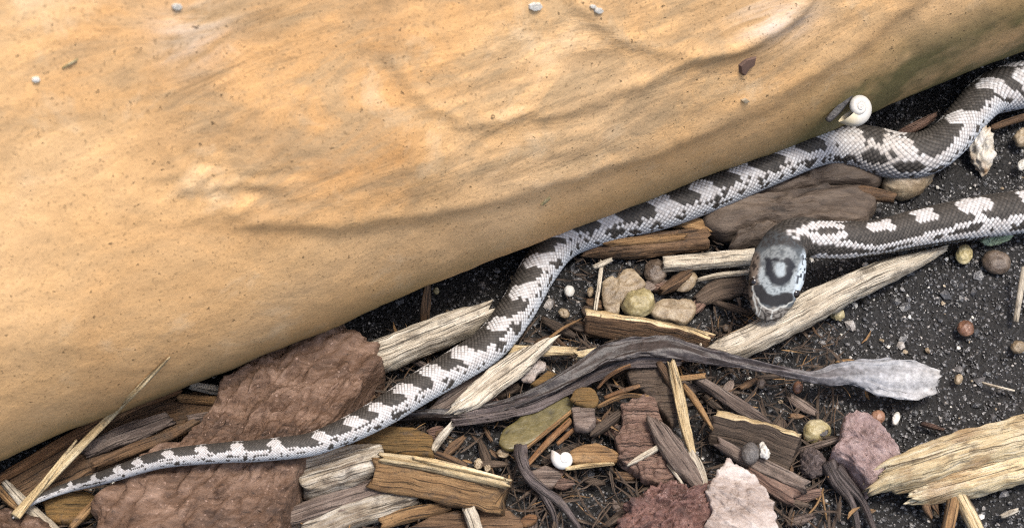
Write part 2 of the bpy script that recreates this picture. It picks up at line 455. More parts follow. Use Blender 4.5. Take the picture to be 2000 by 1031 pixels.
    for e in (0, nu - 1):
        loop = list(idx[e]) + [nu * ns + k * nu + e for k in range(11)]
        faces.append([int(i) for i in (loop if e == 0 else loop[::-1])])
    o = mesh_obj('planter', np.vstack(verts), faces, M['pot'], colr={'wear_shade': np.vstack(wl)}, origin=POT0 * np.array([1, 1, 0]))
    return tag(o, 'large ochre clay planter with moulded drapery lobes beside the snake', 'planter')
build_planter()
def on_planter(px, py):
    """where the line of sight meets the moulded front"""
    dg = bpy.context.evaluated_depsgraph_get(); dg.update()
    d = pdir(px, py); d = d / np.linalg.norm(d)
    o = bpy.data.objects['planter']
    mi = o.matrix_world.inverted()
    from mathutils import Vector
    ok, p, n, _ = o.ray_cast(mi @ Vector(CAM), (mi.to_3x3() @ Vector(d)).normalized())
    if not ok: return None, None
    return np.array(o.matrix_world @ p), np.array(n)
bpy.context.view_layer.update()
def lean(px, py, gap=0.6):
    """height at which something leaning on the planter lies, seen at (px, py)"""
    p, n = on_planter(px, py)
    if p is None: return 14.0
    return (p[2] + n[2] * gap * MM) / MM + gap

# ------------------------------------------------------------------ soil
def ground_z(x, y):
    x = np.asarray(x) / MM; y = np.asarray(y) / MM
    return (1.3 * fbm(x / 28, y / 28, 1) + 0.55 * fbm(x / 7, y / 7, 2) - 0.8) * MM

def warp(n, half, dense):
    t = np.linspace(-1, 1, n); return np.sign(t) * (np.abs(t) * dense + (half - dense) * np.abs(t) ** 9)
gx = warp(620, 4000, 230) * MM; gy = warp(520, 4000, 190) * MM
GX, GY = np.meshgrid(gx, gy, indexing='ij')
GZ = ground_z(GX, GY) + 0.35 * MM * noise(GX / MM / 1.6, GY / MM / 1.6, 5)
ii = np.arange(GX.size).reshape(GX.shape)
soil = mesh_obj('soil', np.stack([GX, GY, GZ], -1).reshape(-1, 3), np.stack([ii[:-1, :-1], ii[1:, :-1], ii[1:, 1:], ii[:-1, 1:]], -1).reshape(-1, 4), M['soil'], origin=np.zeros(3))
tag(soil, None, None, kind='structure')

# ------------------------------------------------------------------ builders for the litter
SEED = [11]
def chip(name, label, cat, pts, thick, mat, group=None, p=0.4, jag=1.2, fib=0.30, tilt=0.0, curl=0.0, N=None, m=26, edge=None, tint=None, wob=0.06, fold=0.0):
    """a split piece of wood, stick, straw, root or leaf ribbon: pts = (px, py, width px, centre height mm)"""
    SEED[0] += 7; sd_ = SEED[0] * 1.37
    P = np.asarray(pts, float)
    ln = np.hypot(np.diff(P[:, 0]), np.diff(P[:, 1])).sum()
    N = N or int(np.clip(ln / 6, 10, 60))
    C = crom(P, N)
    d = np.gradient(C[:, :2], axis=0); d /= np.linalg.norm(d, axis=1)[:, None] + 1e-9
    nx, ny = d[:, 1], -d[:, 0]
    fl = np.where(ny.sum() > 0, -1, 1); nx, ny = nx * fl, ny * fl       # towards the far side
    hw = np.maximum(C[:, 2], 0.8) / 2
    E1 = at(C[:, 0] + nx * hw, C[:, 1] + ny * hw, C[:, 3] + tilt / 2)
    E0 = at(C[:, 0] - nx * hw, C[:, 1] - ny * hw, C[:, 3] - tilt / 2)
    ctr = (E0 + E1) / 2; wv = (E1 - E0) / 2; hwm = np.linalg.norm(wv, axis=1) / MM
    tg = np.gradient(ctr, axis=0); tg /= np.linalg.norm(tg, axis=1)[:, None] + 1e-12
    up = np.cross(tg, wv); up /= np.linalg.norm(up, axis=1)[:, None] + 1e-12
    up *= np.where(up[:, 2] < 0, -1, 1)[:, None]
    al = np.r_[0, np.cumsum(np.linalg.norm(np.diff(ctr, axis=0), axis=1))] / MM
    th = (hwm if thick == 'round' else np.full(N, thick / 2.0))
    if thick != 'round': th = np.minimum(th, np.maximum(hwm * 1.1, 0.15))
    a = np.arange(m) / m * 2 * math.pi
    cx = np.sign(np.cos(a)) * np.abs(np.cos(a)) ** p; cz = np.sign(np.sin(a)) * np.abs(np.sin(a)) ** p
    A_, CX = np.meshgrid(al, cx, indexing='ij'); CZ = np.broadcast_to(cz, A_.shape)
    HW, TH = hwm[:, None], th[:, None]
    side = np.where(CZ >= 0, 0, 40)
    fibn = noise(CX * HW / 0.55 + sd_, A_ / 14 + side, sd_) * 0.7 + noise(CX * HW / 0.28 + sd_, A_ / 22 + side, sd_ + 9) * 0.45
    dz = CZ * TH + np.where(np.abs(CZ) > 0.3, fibn * fib * np.minimum(1, TH / 0.5), 0) + curl * (CX ** 2 - 0.4) + 0.35 * wob * TH * fbm(A_ / 6, CX * 2 + side, sd_)
    if fold: dz = dz + fold * (fbm(CX * 1.6 + sd_, A_ / 16, sd_, 3) + 0.35 * noise(CX * 7, A_ / 9, sd_) + 0.22 * fbm(CX * 3.0, A_ / 4.5, sd_ + 2))
    edgew = 1 + wob * fbm(A_ / 5 + sd_, np.sign(CX) * 3 + CZ, sd_) + 0.10 * noise(A_ / 2, CZ * 4 + np.sign(CX) * 9, sd_) * (fib > 0.15)
    dx = CX * edgew
    lw = al[-1]; e0 = np.clip(1 - A_ / max(lw * 0.22, 1e-6), 0, 1); e1 = np.clip(1 - (lw - A_) / max(lw * 0.22, 1e-6), 0, 1)
    jn = noise(CX * HW / 0.9 + sd_, CZ * 1.5, 3) + 0.6 * noise(CX * HW / 0.35, CZ, sd_)
    jn2 = noise(CX * HW / 0.9 - sd_, CZ * 1.5, 7) + 0.6 * noise(CX * HW / 0.35, CZ, sd_ + 4)
    dl = -e0 * (jn * jag) + e1 * (jn2 * jag)
    V = ctr[:, None] + wv[:, None] * dx[..., None] + up[:, None] * (dz * MM)[..., None] + tg[:, None] * (dl * MM)[..., None]
    idx = np.arange(N * m).reshape(N, m); r = np.roll(idx, -1, 1)
    q = np.stack([idx[:-1], idx[1:], r[1:], r[:-1]], -1).reshape(-1, 4).tolist()
    V = V.reshape(-1, 3)
    c0 = V[:m].mean(0) + tg[0] * 0.5 * jag * MM; c1 = V[-m:].mean(0) - tg[-1] * 0.5 * jag * MM
    V = np.vstack([V, c0, c1]); n0 = N * m
    q += [[int(idx[0, k]), int(idx[0, (k + 1) % m]), n0] for k in range(m)]
    q += [[int(idx[-1, (k + 1) % m]), int(idx[-1, k]), n0 + 1] for k in range(m)]
    uv = np.stack([(A_ + dl), CX * HW + CZ * TH * 0.7], -1).reshape(-1, 2)
    uv = np.vstack([uv, [0, 0], [lw, 0]])
    mats, mi = [mat], None
    if edge is not None:
        mats = [mat, edge]
        kk = (np.cos(a + math.pi / m) > 0.72)
        mi = np.r_[np.tile(kk, N - 1).astype(int), np.zeros(2 * m, int)]
    cl = None
    if tint is not None:
        tt = np.linspace(0, 1, N)
        cc = np.stack([np.interp(tt, [s[0] for s in tint], [s[1][i] for s in tint]) for i in range(3)], -1)
        cl = {'tint': np.vstack([np.repeat(cc, m, 0), cc[0], cc[-1]])}
    o = mesh_obj(name, V, q, mat, uv=uv, mats=mats, midx=mi, colr=cl)
    return tag(o, label, cat, group)

def blob(name, label, cat, outline, z, h, mat, group=None, p=2.2, rough=0.12, nscale=3.0, rings=14, segs=56, tilt=(0, 0), smooth_outline=True, tint=None, facet=0.0, strata=None, ragged=0.0):
    """stone, flake or clod from its outline: star-shaped, domed top, flatter underside; z = height of its rim (mm)"""
    SEED[0] += 7; sd_ = SEED[0] * 0.73
    O = np.asarray(outline, float)
    c = O.mean(0)
    if smooth_outline:
        Oc = np.vstack([O, O[:1]]); Q = crom(Oc, segs + 1)[:-1]
    else:
        Oc = np.vstack([O, O[:1]]); sg = np.hypot(*np.diff(Oc, axis=0).T); cs = np.r_[0, np.cumsum(sg)]
        t = np.linspace(0, cs[-1], segs + 1)[:-1]; Q = np.stack([np.interp(t, cs, Oc[:, 0]), np.interp(t, cs, Oc[:, 1])], -1)
    ang = np.arange(segs)
    jit = 1 + (rough * 0.22) * fbm(Q[:, 0] / 16 + sd_, Q[:, 1] / 16, sd_, 3)
    jit = jit + ragged * (fbm(Q[:, 0] / 22, Q[:, 1] / 22, sd_ + 5, 4) - 0.1)
    Q = c + (Q - c) * jit[:, None]
    R = at(Q[:, 0], Q[:, 1], np.full(segs, z)); C = at(c[0], c[1], z)
    rr = np.sin(np.linspace(0, math.pi / 2, rings + 1)[1:])
    top = []; 
    def layer(r, sgn):
        P = C + (R - C) * r
        hh = (1 - min(r, 1) ** p) ** (1 / p) if r < 1 else 0.0
        P = P.copy(); P[:, 2] += sgn * h * MM * hh * (0.62 if sgn > 0 else 0.45)
        return P
    V = [C[None] + [0, 0, h * MM * 0.62]]
    for r in rr: V.append(layer(r, 1))
    for r in rr[::-1][1:]: V.append(layer(r, -1))
    V.append(C[None] - [0, 0, h * MM * 0.45])
    V = np.vstack(V)
    size = np.linalg.norm(R - C, axis=1).mean() / MM
    q = (V - C) / MM / size * nscale
    f1 = fbm(q[:, 0] + sd_, q[:, 1], q[:, 2] * 2 + sd_, 4)
    if strata is not None:
        ca_, sa_ = math.cos(strata), math.sin(strata)
        qa, qb_ = q[:, 0] * ca_ + q[:, 1] * sa_, -q[:, 0] * sa_ + q[:, 1] * ca_
        n_ = fbm(qa * 0.45 + sd_, qb_ * 1.3, sd_, 4); f1 = 0.5 * f1 + 1.6 * (np.abs(n_) - 0.35) + 0.7 * np.floor(fbm(qa * 0.3, qb_ * 0.5, sd_ + 3, 2) * 3) / 3
    dn = V - (C - [0, 0, size * MM * 0.3]); dn /= np.linalg.norm(dn, axis=1)[:, None] + 1e-9
    if facet:
        st = np.abs(noise(q[:, 0] * 0.8 + sd_, q[:, 1] * 2.2 - q[:, 0], sd_)); f1 = f1 - facet * (1 - smooth(0, 0.22, st))
    V = V + dn * (f1 * rough * min(size, h * 1.3) * MM)[:, None] * np.array([0.6, 0.6, 1.0])
    dxy = (V - C)[:, :2] / MM
    V[:, 2] += (dxy[:, 0] * tilt[0] + dxy[:, 1] * tilt[1]) * MM
    nr = len(rr) * 2 - 1
    F = [[0, 1 + k, 1 + (k + 1) % segs] for k in range(segs)]
    for i in range(nr - 1):
        a = 1 + i * segs
        F += [[a + k, a + segs + k, a + segs + (k + 1) % segs, a + (k + 1) % segs] for k in range(segs)]
    a = 1 + (nr - 1) * segs; last = len(V) - 1
    F += [[a + k, last, a + (k + 1) % segs] for k in range(segs)]
    uv = (V - C)[:, :2] / MM
    cl = {'tint': tint(V)} if tint else None
    o = mesh_obj(name, V, F, mat, uv=uv, colr=cl)
    return tag(o, label, cat, group)

def pebble(label, x, y, wd, ht, ang, z, mat, cat='pebble', name='pebble', group=None, rough=0.10, hgt=0.75, p=2.0, **kw):
    t = np.arange(14) / 14 * 2 * math.pi
    c, s = math.cos(math.radians(ang)), math.sin(math.radians(ang))
    X = np.cos(t) * wd / 2; Y = np.sin(t) * ht / 2
    o = np.stack([x + X * c - Y * s, y + X * s + Y * c], -1)
    return blob(name, label, cat, o, z, min(wd, ht) * 0.118 * hgt, mat, group, p=p, rough=rough, rings=9, segs=32, **kw)

# ------------------------------------------------------------------ the snake
# (px, py, width px, centre height mm, roll of the back seen from the camera, deg), tail to snout
SP = [(24, 1010, 5, 9, -68), (55, 984, 11, 9, -68), (95, 964, 17, 9, -68), (140, 948, 21, 9, -68), (185, 936, 25, 11.5, -68), (230, 922, 29, 14.5, -68), (318, 895, 36, 17, -68),
      (430, 883, 40, 17.5, -68), (500, 879, 43, 17.5, -68), (600, 868, 46, 17, -68), (650, 851, 50, 16.5, -68), (700, 829, 55, 16, -68),
      (760, 796, 60, 14, -68), (820, 757, 65, 12, -68), (900, 709, 69, 10, -68), (960, 668, 72, 8.5, -68), (1010, 602, 73, 7.5, -68),
      (1055, 522, 75, 7, -68), (1105, 465, 78, 7, -68), (1200, 432, 78, 8, -68), (1300, 407, 76, 9.2, -68), (1400, 370, 74, 10.2, -68),
      (1500, 328, 72, 11, -68), (1600, 287, 74, 11, -68), (1660, 282, 82, 10.5, -68), (1705, 292, 92, 9.5, -64), (1755, 303, 92, 9, -62), (1808, 298, 88, 8.5, -62),
      (1855, 268, 80, 8, -64), (1890, 226, 78, 8, -66), (1925, 190, 82, 8, -66), (1960, 174, 90, 8, -55), (2005, 164, 92, 8, -50), (2080, 158, 90, 7, -30), (2165, 200, 90, 6, -10),
      (2195, 290, 90, 6, 10), (2150, 375, 90, 6, 35), (2075, 404, 88, 6.5, 45), (2000, 412, 86, 7.5, 46), (1900, 426, 82, 9.5, 46), (1800, 444, 76, 11.5, 45), (1720, 461, 68, 13.5, 42),
      (1650, 468, 72, 15.5, 38), (1600, 466, 74, 17, 30), (1562, 462, 76, 18, 18), (1537, 476, 84, 18.5, 5), (1524, 505, 98, 18, -4), (1518, 535, 104, 16.5, -6), (1511, 562, 98, 15, -6),
      (1505, 585, 84, 13.8, -6), (1501, 603, 66, 12.8, -6), (1499, 616, 48, 12.2, -6), (1497, 624, 26, 11.9, -6), (1496.5, 627, 5, 11.8, -6)]
def build_snake():
    P = crom(SP, 3000)
    ctr = at(P[:, 0], P[:, 1], P[:, 3])
    dep = (ctr - CAM) @ FWD
    rad = np.maximum(P[:, 2], 4) / 2 * dep * TANH / 1000
    ds = np.r_[0, np.linalg.norm(np.diff(ctr, axis=0), axis=1)]
    # ring spacing follows the girth, except on the snout
    rs = np.maximum(rad, 0.0010)
    rs[P[:, 1] > 590] = np.where(P[P[:, 1] > 590, 0] > 1450, 0.0022, rs[P[:, 1] > 590])
    sg = np.cumsum(ds / rs)
    NR = int(sg[-1] / 0.050)
    sgu = np.linspace(0, sg[-1], NR)
    I = lambda a: np.interp(sgu, sg, a)
    C = np.stack([I(ctr[:, i]) for i in range(3)], -1)
    R = I(rad); BD = np.radians(I(P[:, 4])); S = I(np.cumsum(ds)) / MM
    px, py, _ = project(C)
    T = np.gradient(C, axis=0)
    k = np.ones(15) / 15
    T = np.stack([np.convolve(np.pad(T[:, i], 7, 'edge'), k, 'valid') for i in range(3)], -1)
    T /= np.linalg.norm(T, axis=1)[:, None]
    c = CAM - C; c -= (c * T).sum(1)[:, None] * T; c /= np.linalg.norm(c, axis=1)[:, None]
    b = np.cross(T, c)
    D = np.cos(BD)[:, None] * c + np.sin(BD)[:, None] * b
    B = -np.sin(BD)[:, None] * c + np.cos(BD)[:, None] * b
    NA = 112
    psi = (np.arange(NA) / NA * 2 - 1) * math.pi
    headm = smooth(0, 1, np.clip((np.arange(NR) - np.searchsorted(S, S[-1] - 23)) / (0.28 * NR * 0.12), 0, 1))   # 0 body, 1 head
    s_head = S[-1] - 17.2
    hm = smooth(s_head - 4, s_head + 3, S)
    # diamond scale lattice in (sigma, angle)
    n, ls = 46, 0.25
    A, PS = np.meshgrid(sgu / ls, psi, indexing='ij')
    jn = PS / (2 * math.pi) * n
    p_, m_ = A + jn / 2, A - jn / 2
    pr, mr = np.round(p_), np.round(m_)
    ac, jc = (pr + mr) / 2, pr - mr
    edge = 0.5 - np.maximum(np.abs(p_ - pr), np.abs(m_ - mr))
    sc_i = np.clip(ac * ls, 0, sg[-1]); psc = jc / n * 2 * math.pi
    psc = (psc + math.pi) % (2 * math.pi) - math.pi
    Ss = np.interp(sc_i, sgu, S); Rs = np.interp(sc_i, sgu, R) / MM
    rnd = hash3(pr.astype(np.int64), mr.astype(np.int64), np.int64(5)) * 0.5 + 0.5
    q = np.abs(psc)
    # from a photograph point to (s, |psi|)
    def loc(x, y, lo=0, hi=NR):
        d = np.hypot(px[lo:hi] - x, py[lo:hi] - y); i = lo + int(np.argmin(d))
        v = at(x, y, C[i, 2] / MM) - C[i]
        rr = R[i]; sb = np.clip((v @ b[i]) / rr, -0.98, 0.98)
        return S[i], abs(math.asin(sb) - BD[i])
    i_end1 = int(np.argmin(np.hypot(px - 2040, py - 160))); i_2 = int(np.argmin(np.hypot(px - 2120, py - 390)))
    sA, sB = S[i_end1], S[i_2]
    knobs = [(140, 943), (190, 931), (235, 917), (272, 903), (330, 888), (395, 882), (465, 876), (537, 872), (620, 852), (680, 826), (722, 797), (773, 762), (826, 724),
             (884, 690), (958, 645), (1008, 590), (1038, 528), (1085, 468), (1172, 422), (1277, 388), (1358, 362), (1430, 326), (1516, 292), (1594, 254), (1648, 254), (1748, 268), (1862, 256), (1928, 196), (1980, 152)]
    light = np.zeros(A.shape, bool)
    body = Ss < sA + 3
    kq = []
    for (kx, ky) in knobs:
        s0, q0 = loc(kx, ky, 0, i_end1 + 60)
        kq.append((s0, q0))
    wv = 0.10 * noise(Ss / 3.0, q * 3, 4)
    for (s0, q0) in kq:
        r0 = np.interp(s0, S, R) / MM
        qa = min(max(q0 + 0.12, 0.50), 0.66); qb = 1.50
        t = np.clip((q - qa) / (qb - qa), 0, 1)
        width = r0 * np.interp(t, [0, 0.15, 0.42, 0.75, 1], [0.60, 0.60, 0.50, 0.72, 1.05]) * (1 + 0.8 * wv)
        dx = Ss - (s0 + r0 * 0.62 * t)
        below = np.maximum(qa - q, 0) * r0
        light |= body & (np.hypot(dx, below * 1.1) < width) & (q > qa - 0.6)
    band = 1.34 - 0.22 * smooth(75, 50, Ss) + 0.14 * noise(Ss / 2.2, 3.0, 1) + 0.16 * noise(Ss / 0.9, 7.0, 2)
    light |= body & (q > band)
    # small dark blotches along the flank, below each bar
    for j, (s0, q0) in enumerate(kq):
        r0 = np.interp(s0, S, R) / MM
        dd = np.hypot((Ss - s0 - r0 * (0.75 + 0.25 * math.sin(j * 2.1))) / 0.85, (q - 1.90 - 0.12 * math.sin(j * 1.7)) * r0)
        light &= ~(body & (dd < r0 * (0.22 + 0.08 * math.sin(j * 3.3)) * (1 + 2 * wv)))
    mott = (noise(Ss / 1.7, q * 5, 31) > 0.40) & (q > 1.35) & (q < 2.3) & body
    light &= ~(mott & (noise(Ss / 0.8, q * 7, 3) > -0.3))
    light ^= body & (rnd > 0.975) & (q > 1.1)
    for pl, rpx in [([(1640, 296), (1700, 322), (1760, 336), (1815, 322), (1862, 282), (1892, 250)], 13), ([(1690, 272), (1740, 300), (1790, 310)], 7), ([(1905, 240), (1945, 220), (1990, 200)], 9)]:
        lp = [loc(x, y, 0, i_end1 + 60) for x, y in pl]
        for (s0, q0), (s1, q1) in zip(lp[:-1], lp[1:]):
            rl = np.interp((s0 + s1) / 2, S, R) / MM
            ex, ey = s1 - s0, (q1 - q0) * rl
            t = np.clip(((Ss - s0) * ex + (q - q0) * rl * ey) / (ex * ex + ey * ey + 1e-9), 0, 1)
            light |= body & (np.hypot(Ss - s0 - t * ex, (q - q0) * rl - t * ey) < rpx * 0.118 * (1 + 1.5 * wv))
    for (x, y, rr_) in [(1690, 302, 11), (1656, 306, 8), (1765, 326, 13), (1738, 296, 5), (1952, 205, 7)]:
        s0, q0 = loc(x, y, 0, i_end1 + 60)
        light &= ~(body & (np.hypot((Ss - s0) * 0.62, (q - q0) * Rs) < rr_ * 0.125 * (1 + 2 * wv)))
    # off-picture loop: the same bars, evenly spaced
    mid = (Ss >= sA + 3) & (Ss < sB)
    ph = np.abs(((Ss - sA) / 11.0) % 1 - 0.5) * 11.0
    light |= mid & ((ph < 1.9) & (q > 0.45) | (q > 1.6 + 0.2 * noise(Ss / 2, 1.0, 1)))
    # fore body and neck: separate pale ovals on the dark back, a pale line on the flank
    fore = Ss >= sB
    caps = [([(1541, 480), (1550, 455), (1572, 440), (1600, 436), (1636, 441)], 6.5), ([(1684, 444), (1727, 443)], 7.5), ([(1778, 429), (1802, 411)], 11), ([(1868, 409), (1908, 391)], 12), ([(1985, 389), (2030, 378)], 12),
            ([(1580, 466), (1625, 471), (1700, 485), (1755, 472), (1830, 452), (1885, 433)], 5.0), ([(1885, 412), (1900, 432), (1935, 445)], 8), ([(1900, 448), (1960, 430), (2010, 412), (2060, 410)], 8),
            ([(1588, 498), (1660, 499)], 9), ([(1660, 497), (1712, 493), (1765, 482), (1830, 468)], 5), ([(1830, 467), (1900, 459), (1960, 457), (2060, 448)], 9), ([(1925, 440), (1948, 447)], 13), ([(1770, 470), (1800, 466)], 9)]
    for pl, rpx in caps:
        lp = [loc(x, y, i_2 - 60, int(np.searchsorted(S, s_head + 4))) for x, y in pl]
        for (s0, q0), (s1, q1) in zip(lp[:-1], lp[1:]):
            rl = np.interp((s0 + s1) / 2, S, R) / MM
            ex, ey = s1 - s0, (q1 - q0) * rl
            t = np.clip(((Ss - s0) * ex + (q - q0) * rl * ey) / (ex * ex + ey * ey + 1e-9), 0, 1)
            light |= fore & (np.hypot(Ss - s0 - t * ex, (q - q0) * rl - t * ey) < rpx * 0.118 * (1 + 1.2 * wv))
    light |= fore & (q > 2.3)
    light ^= fore & (rnd > 0.985) & (q > 1.2)
    # colours
    def cl(r_, g_, b_, k_=0.6): return np.array(lin(r_, g_, b_, k_)[:3])
    dk1, dk2, dk3 = cl(70, 66, 62), cl(96, 90, 84), cl(38, 36, 34)
    lt1, lt2, lt3 = cl(208, 202, 198, .66), cl(238, 238, 238, .74), cl(200, 214, 226, .74)
    rn = rnd[..., None]
    dark = dk1 * (1 - rn) + dk2 * rn
    lit = lt1 * (1 - rn * 0.7) + lt2 * rn * 0.7
    lowf = smooth(1.5, 2.3, q)[..., None]
    lit = lit * (1 - 0.5 * lowf) + lt3 * 0.5 * lowf
    warm = np.exp(-((Ss - loc(1700, 300, 0, i_end1)[0]) / 9.0) ** 2)[..., None]
    lit = lit * (1 - 0.35 * warm) + cl(196, 178, 150, .66) * 0.35 * warm
    # darker rim where a saddle borders on white: compare with a neighbour further along
    colr = np.where(light[..., None], lit, dark)
    ed = edge / 0.5
    gap = smooth(0.30, 0.06, ed)[..., None]
    skin = np.where(light[..., None], cl(112, 108, 106), dk3)
    belly = smooth(2.72, 2.82, np.abs(PS))
    scute = np.abs(((S / 2.6) % 1) - 0.5)[:, None]
    gap = gap * (1 - belly)[..., None]
    colr = colr * (1 - 0.85 * gap) + skin * 0.85 * gap
    bel = cl(225, 222, 205, .7) * (0.55 + 0.45 * smooth(0.5, 0.42, scute))[..., None]
    colr = colr * (1 - belly[..., None]) + bel * belly[..., None]
    hgt = smooth(0.0, 0.35, ed) * (1 - belly) * (1 - hm[:, None]) * 0.055 + belly * 0.05 * smooth(0.5, 0.40, scute)
    # body section: a little flattened; the head broader than deep
    flat = np.interp(S, [0, S[-1] - 26, S[-1] - 14, S[-1]], [0.94, 0.92, 0.66, 0.60])
    COS, SIN = np.cos(PS), np.sin(PS)
    sq = 1 + hm[:, None] * 0.06 * np.cos(4 * PS)
    V = C[:, None] + (D[:, None] * (COS * flat[:, None] * sq)[..., None] + B[:, None] * (SIN * sq)[..., None]) * (R[:, None] * (1 + hgt))[..., None]
    # brow ridges over the eyes
    hs = S[-1] - S
    brow = np.exp(-((hs - 7.6) / 2.3) ** 2)[:, None] * (np.exp(-((np.abs(PS) - 1.02) / 0.26) ** 2) * 0.10 - np.exp(-((np.abs(PS) - 1.5) / 0.22) ** 2) * 0.07)
    snl = np.exp(-((hs - 4.0) / 2.2) ** 2)[:, None] * np.exp(-(PS / 0.5) ** 2) * -0.07
    V += (D[:, None] * COS[..., None] + B[:, None] * SIN[..., None]) * (R[:, None] * (brow + snl))[..., None]
    # head plates, drawn on the head's own surface
    vx, vy, _ = project(V.reshape(-1, 3)); vx = vx.reshape(A.shape); vy = vy.reshape(A.shape)
    wx = vx + 2.0 * noise(vx / 6, vy / 6, 1); wy = vy + 2.0 * noise(vx / 6, vy / 6, 2)
    def dline(pl):
        d = np.full(A.shape, 1e9)
        for (x0, y0), (x1, y1) in zip(pl[:-1], pl[1:]):
            ex, ey = x1 - x0, y1 - y0
            t = np.clip(((wx - x0) * ex + (wy - y0) * ey) / (ex * ex + ey * ey), 0, 1)
            d = np.minimum(d, np.hypot(wx - x0 - t * ex, wy - y0 - t * ey))
        return d
    hc = np.zeros(A.shape + (3,)) + cl(104, 110, 114)
    def put(mask, c_): 
        nonlocal hc
        mk = np.clip(mask, 0, 1)[..., None]; hc = hc * (1 - mk) + c_ * mk
    sft = lambda d, r_, e=2.0: smooth(r_ + e, r_ - e, d)
    put(smooth(492, 476, wy), cl(62, 60, 60))
    ell = np.hypot((wx - 1523) / 46, (wy - 528) / 50)
    put(smooth(1.06, 0.94, ell), cl(142, 147, 148))
    put(0.6 * (noise(vx / 3.2, vy / 3.2, 8) > 0.2), cl(84, 90, 94))
    put(sft(dline([(1484, 532), (1490, 550), (1505, 567), (1530, 571), (1551, 560), (1556, 540)]), 10), cl(176, 184, 186, .64))
    put(0.55 * (noise(vx / 3.0, vy / 3.0, 18) > 0.35), cl(84, 90, 94))
    put(sft(dline([(1500, 508), (1503, 530), (1511, 545), (1525, 550), (1538, 541), (1546, 520), (1540, 508)]), 7), cl(44, 46, 52))
    put(sft(dline([(1511, 507), (1519, 506)]), 4), cl(40, 42, 48)); put(sft(dline([(1531, 511), (1541, 513)]), 4), cl(40, 42, 48))
    put(sft(dline([(1523, 520), (1524, 530)]), 9), cl(172, 182, 186, .65)); put(sft(dline([(1527, 488), (1525, 522)]), 1.0, 1), cl(60, 66, 72))
    put(sft(dline([(1526, 556), (1524, 574)]), 0.8, 1), cl(80, 92, 100))
    cheek = smooth(1556, 1566, wx + (wy - 520) * 0.25) * smooth(600, 560, wy)
    put(cheek, cl(196, 208, 216, .7)); put(cheek * (noise(vx / 3.5, vy / 5, 3) > 0.2), cl(62, 66, 72))
    lef = smooth(1486, 1476, wx + (wy - 560) * 0.05) * smooth(485, 500, wy)
    put(lef, cl(126, 112, 100)); put(lef * (noise(vx / 4, vy / 7, 6) > 0.15), cl(58, 50, 46))
    put(sft(dline([(1481, 566), (1492, 580), (1512, 587), (1540, 580)]), 11.5), cl(54, 53, 54))
    put(smooth(596, 602, wy), cl(150, 144, 136))
    put(smooth(600, 604, wy) * (noise(vx / 5, vy / 4, 9) > 0.2), cl(92, 86, 80))
    for pl in ([(1474, 574), (1486, 596), (1508, 606), (1530, 598), (1548, 588)], [(1490, 596), (1482, 616)], [(1508, 606), (1506, 622)], [(1470, 540), (1472, 580), (1478, 612)]):
        put(sft(dline(pl), 1.4, 1.2), cl(205, 205, 198, .7))
    for pl in ([(1482, 602), (1496, 611), (1512, 613), (1530, 606)], [(1494, 610), (1494, 622)], [(1476, 618), (1498, 627), (1522, 620)]):
        put(sft(dline(pl), 1.0, 1.0), cl(40, 36, 34))
    und = smooth(1.9, 2.2, np.abs(PS))[..., None]
    hc = hc * (1 - und) + cl(205, 200, 190, .65) * und
    hm2 = smooth(s_head - 2.0, s_head + 1.0, S + 0.8 * noise(S / 1.5, 3, 1))[:, None, None]
    colr = colr * (1 - hm2) + hc * hm2
    idx = np.arange(NR * NA).reshape(NR, NA); r_ = np.roll(idx, -1, 1)
    F = np.stack([idx[:-1], idx[1:], r_[1:], r_[:-1]], -1).reshape(-1, 4).tolist()
    VV = np.vstack([V.reshape(-1, 3), C[0], C[-1] + T[-1] * 0.0003]); nn = NR * NA
    F += [[int(idx[0, k]), int(idx[0, (k + 1) % NA]), nn] for k in range(NA)] + [[int(idx[-1, (k + 1) % NA]), int(idx[-1, k]), nn + 1] for k in range(NA)]
    cc = np.vstack([np.clip(colr.reshape(-1, 3), 0, 0.9), colr[0, 0], colr[-1, NA // 2]])
    o = mesh_obj('snake', VV, F, M['snake'], colr={'tint': cc}, origin=at(1300, 407, 0))
    tag(o, 'grey and white blotched young snake lying along the clay planter', 'snake')
    k = NT('snake_eye'); k.b.inputs['Base Color'].default_value = (0.012, 0.009, 0.008, 1); k.b.inputs['Roughness'].default_value = 0.12
    i = int(np.argmin(np.abs(hs - 7.4)))
    for sg_ in (-1, 1):
        e = C[i] + B[i] * sg_ * R[i] * 0.845 + D[i] * R[i] * 0.24
        th, ph_ = np.meshgrid(np.linspace(0, math.pi, 12), np.arange(20) / 20 * 2 * math.pi, indexing='ij')
        rr_ = 0.00110
        ev = e + np.stack([np.sin(th) * np.cos(ph_), np.sin(th) * np.sin(ph_), np.cos(th)], -1) * rr_
        id2 = np.arange(240).reshape(12, 20); r2 = np.roll(id2, -1, 1)
        mesh_obj('eye', ev.reshape(-1, 3), np.stack([id2[:-1], id2[1:], r2[1:], r2[:-1]], -1).reshape(-1, 4), k.m, parent=o, origin=e)
    return o
snake = build_snake()

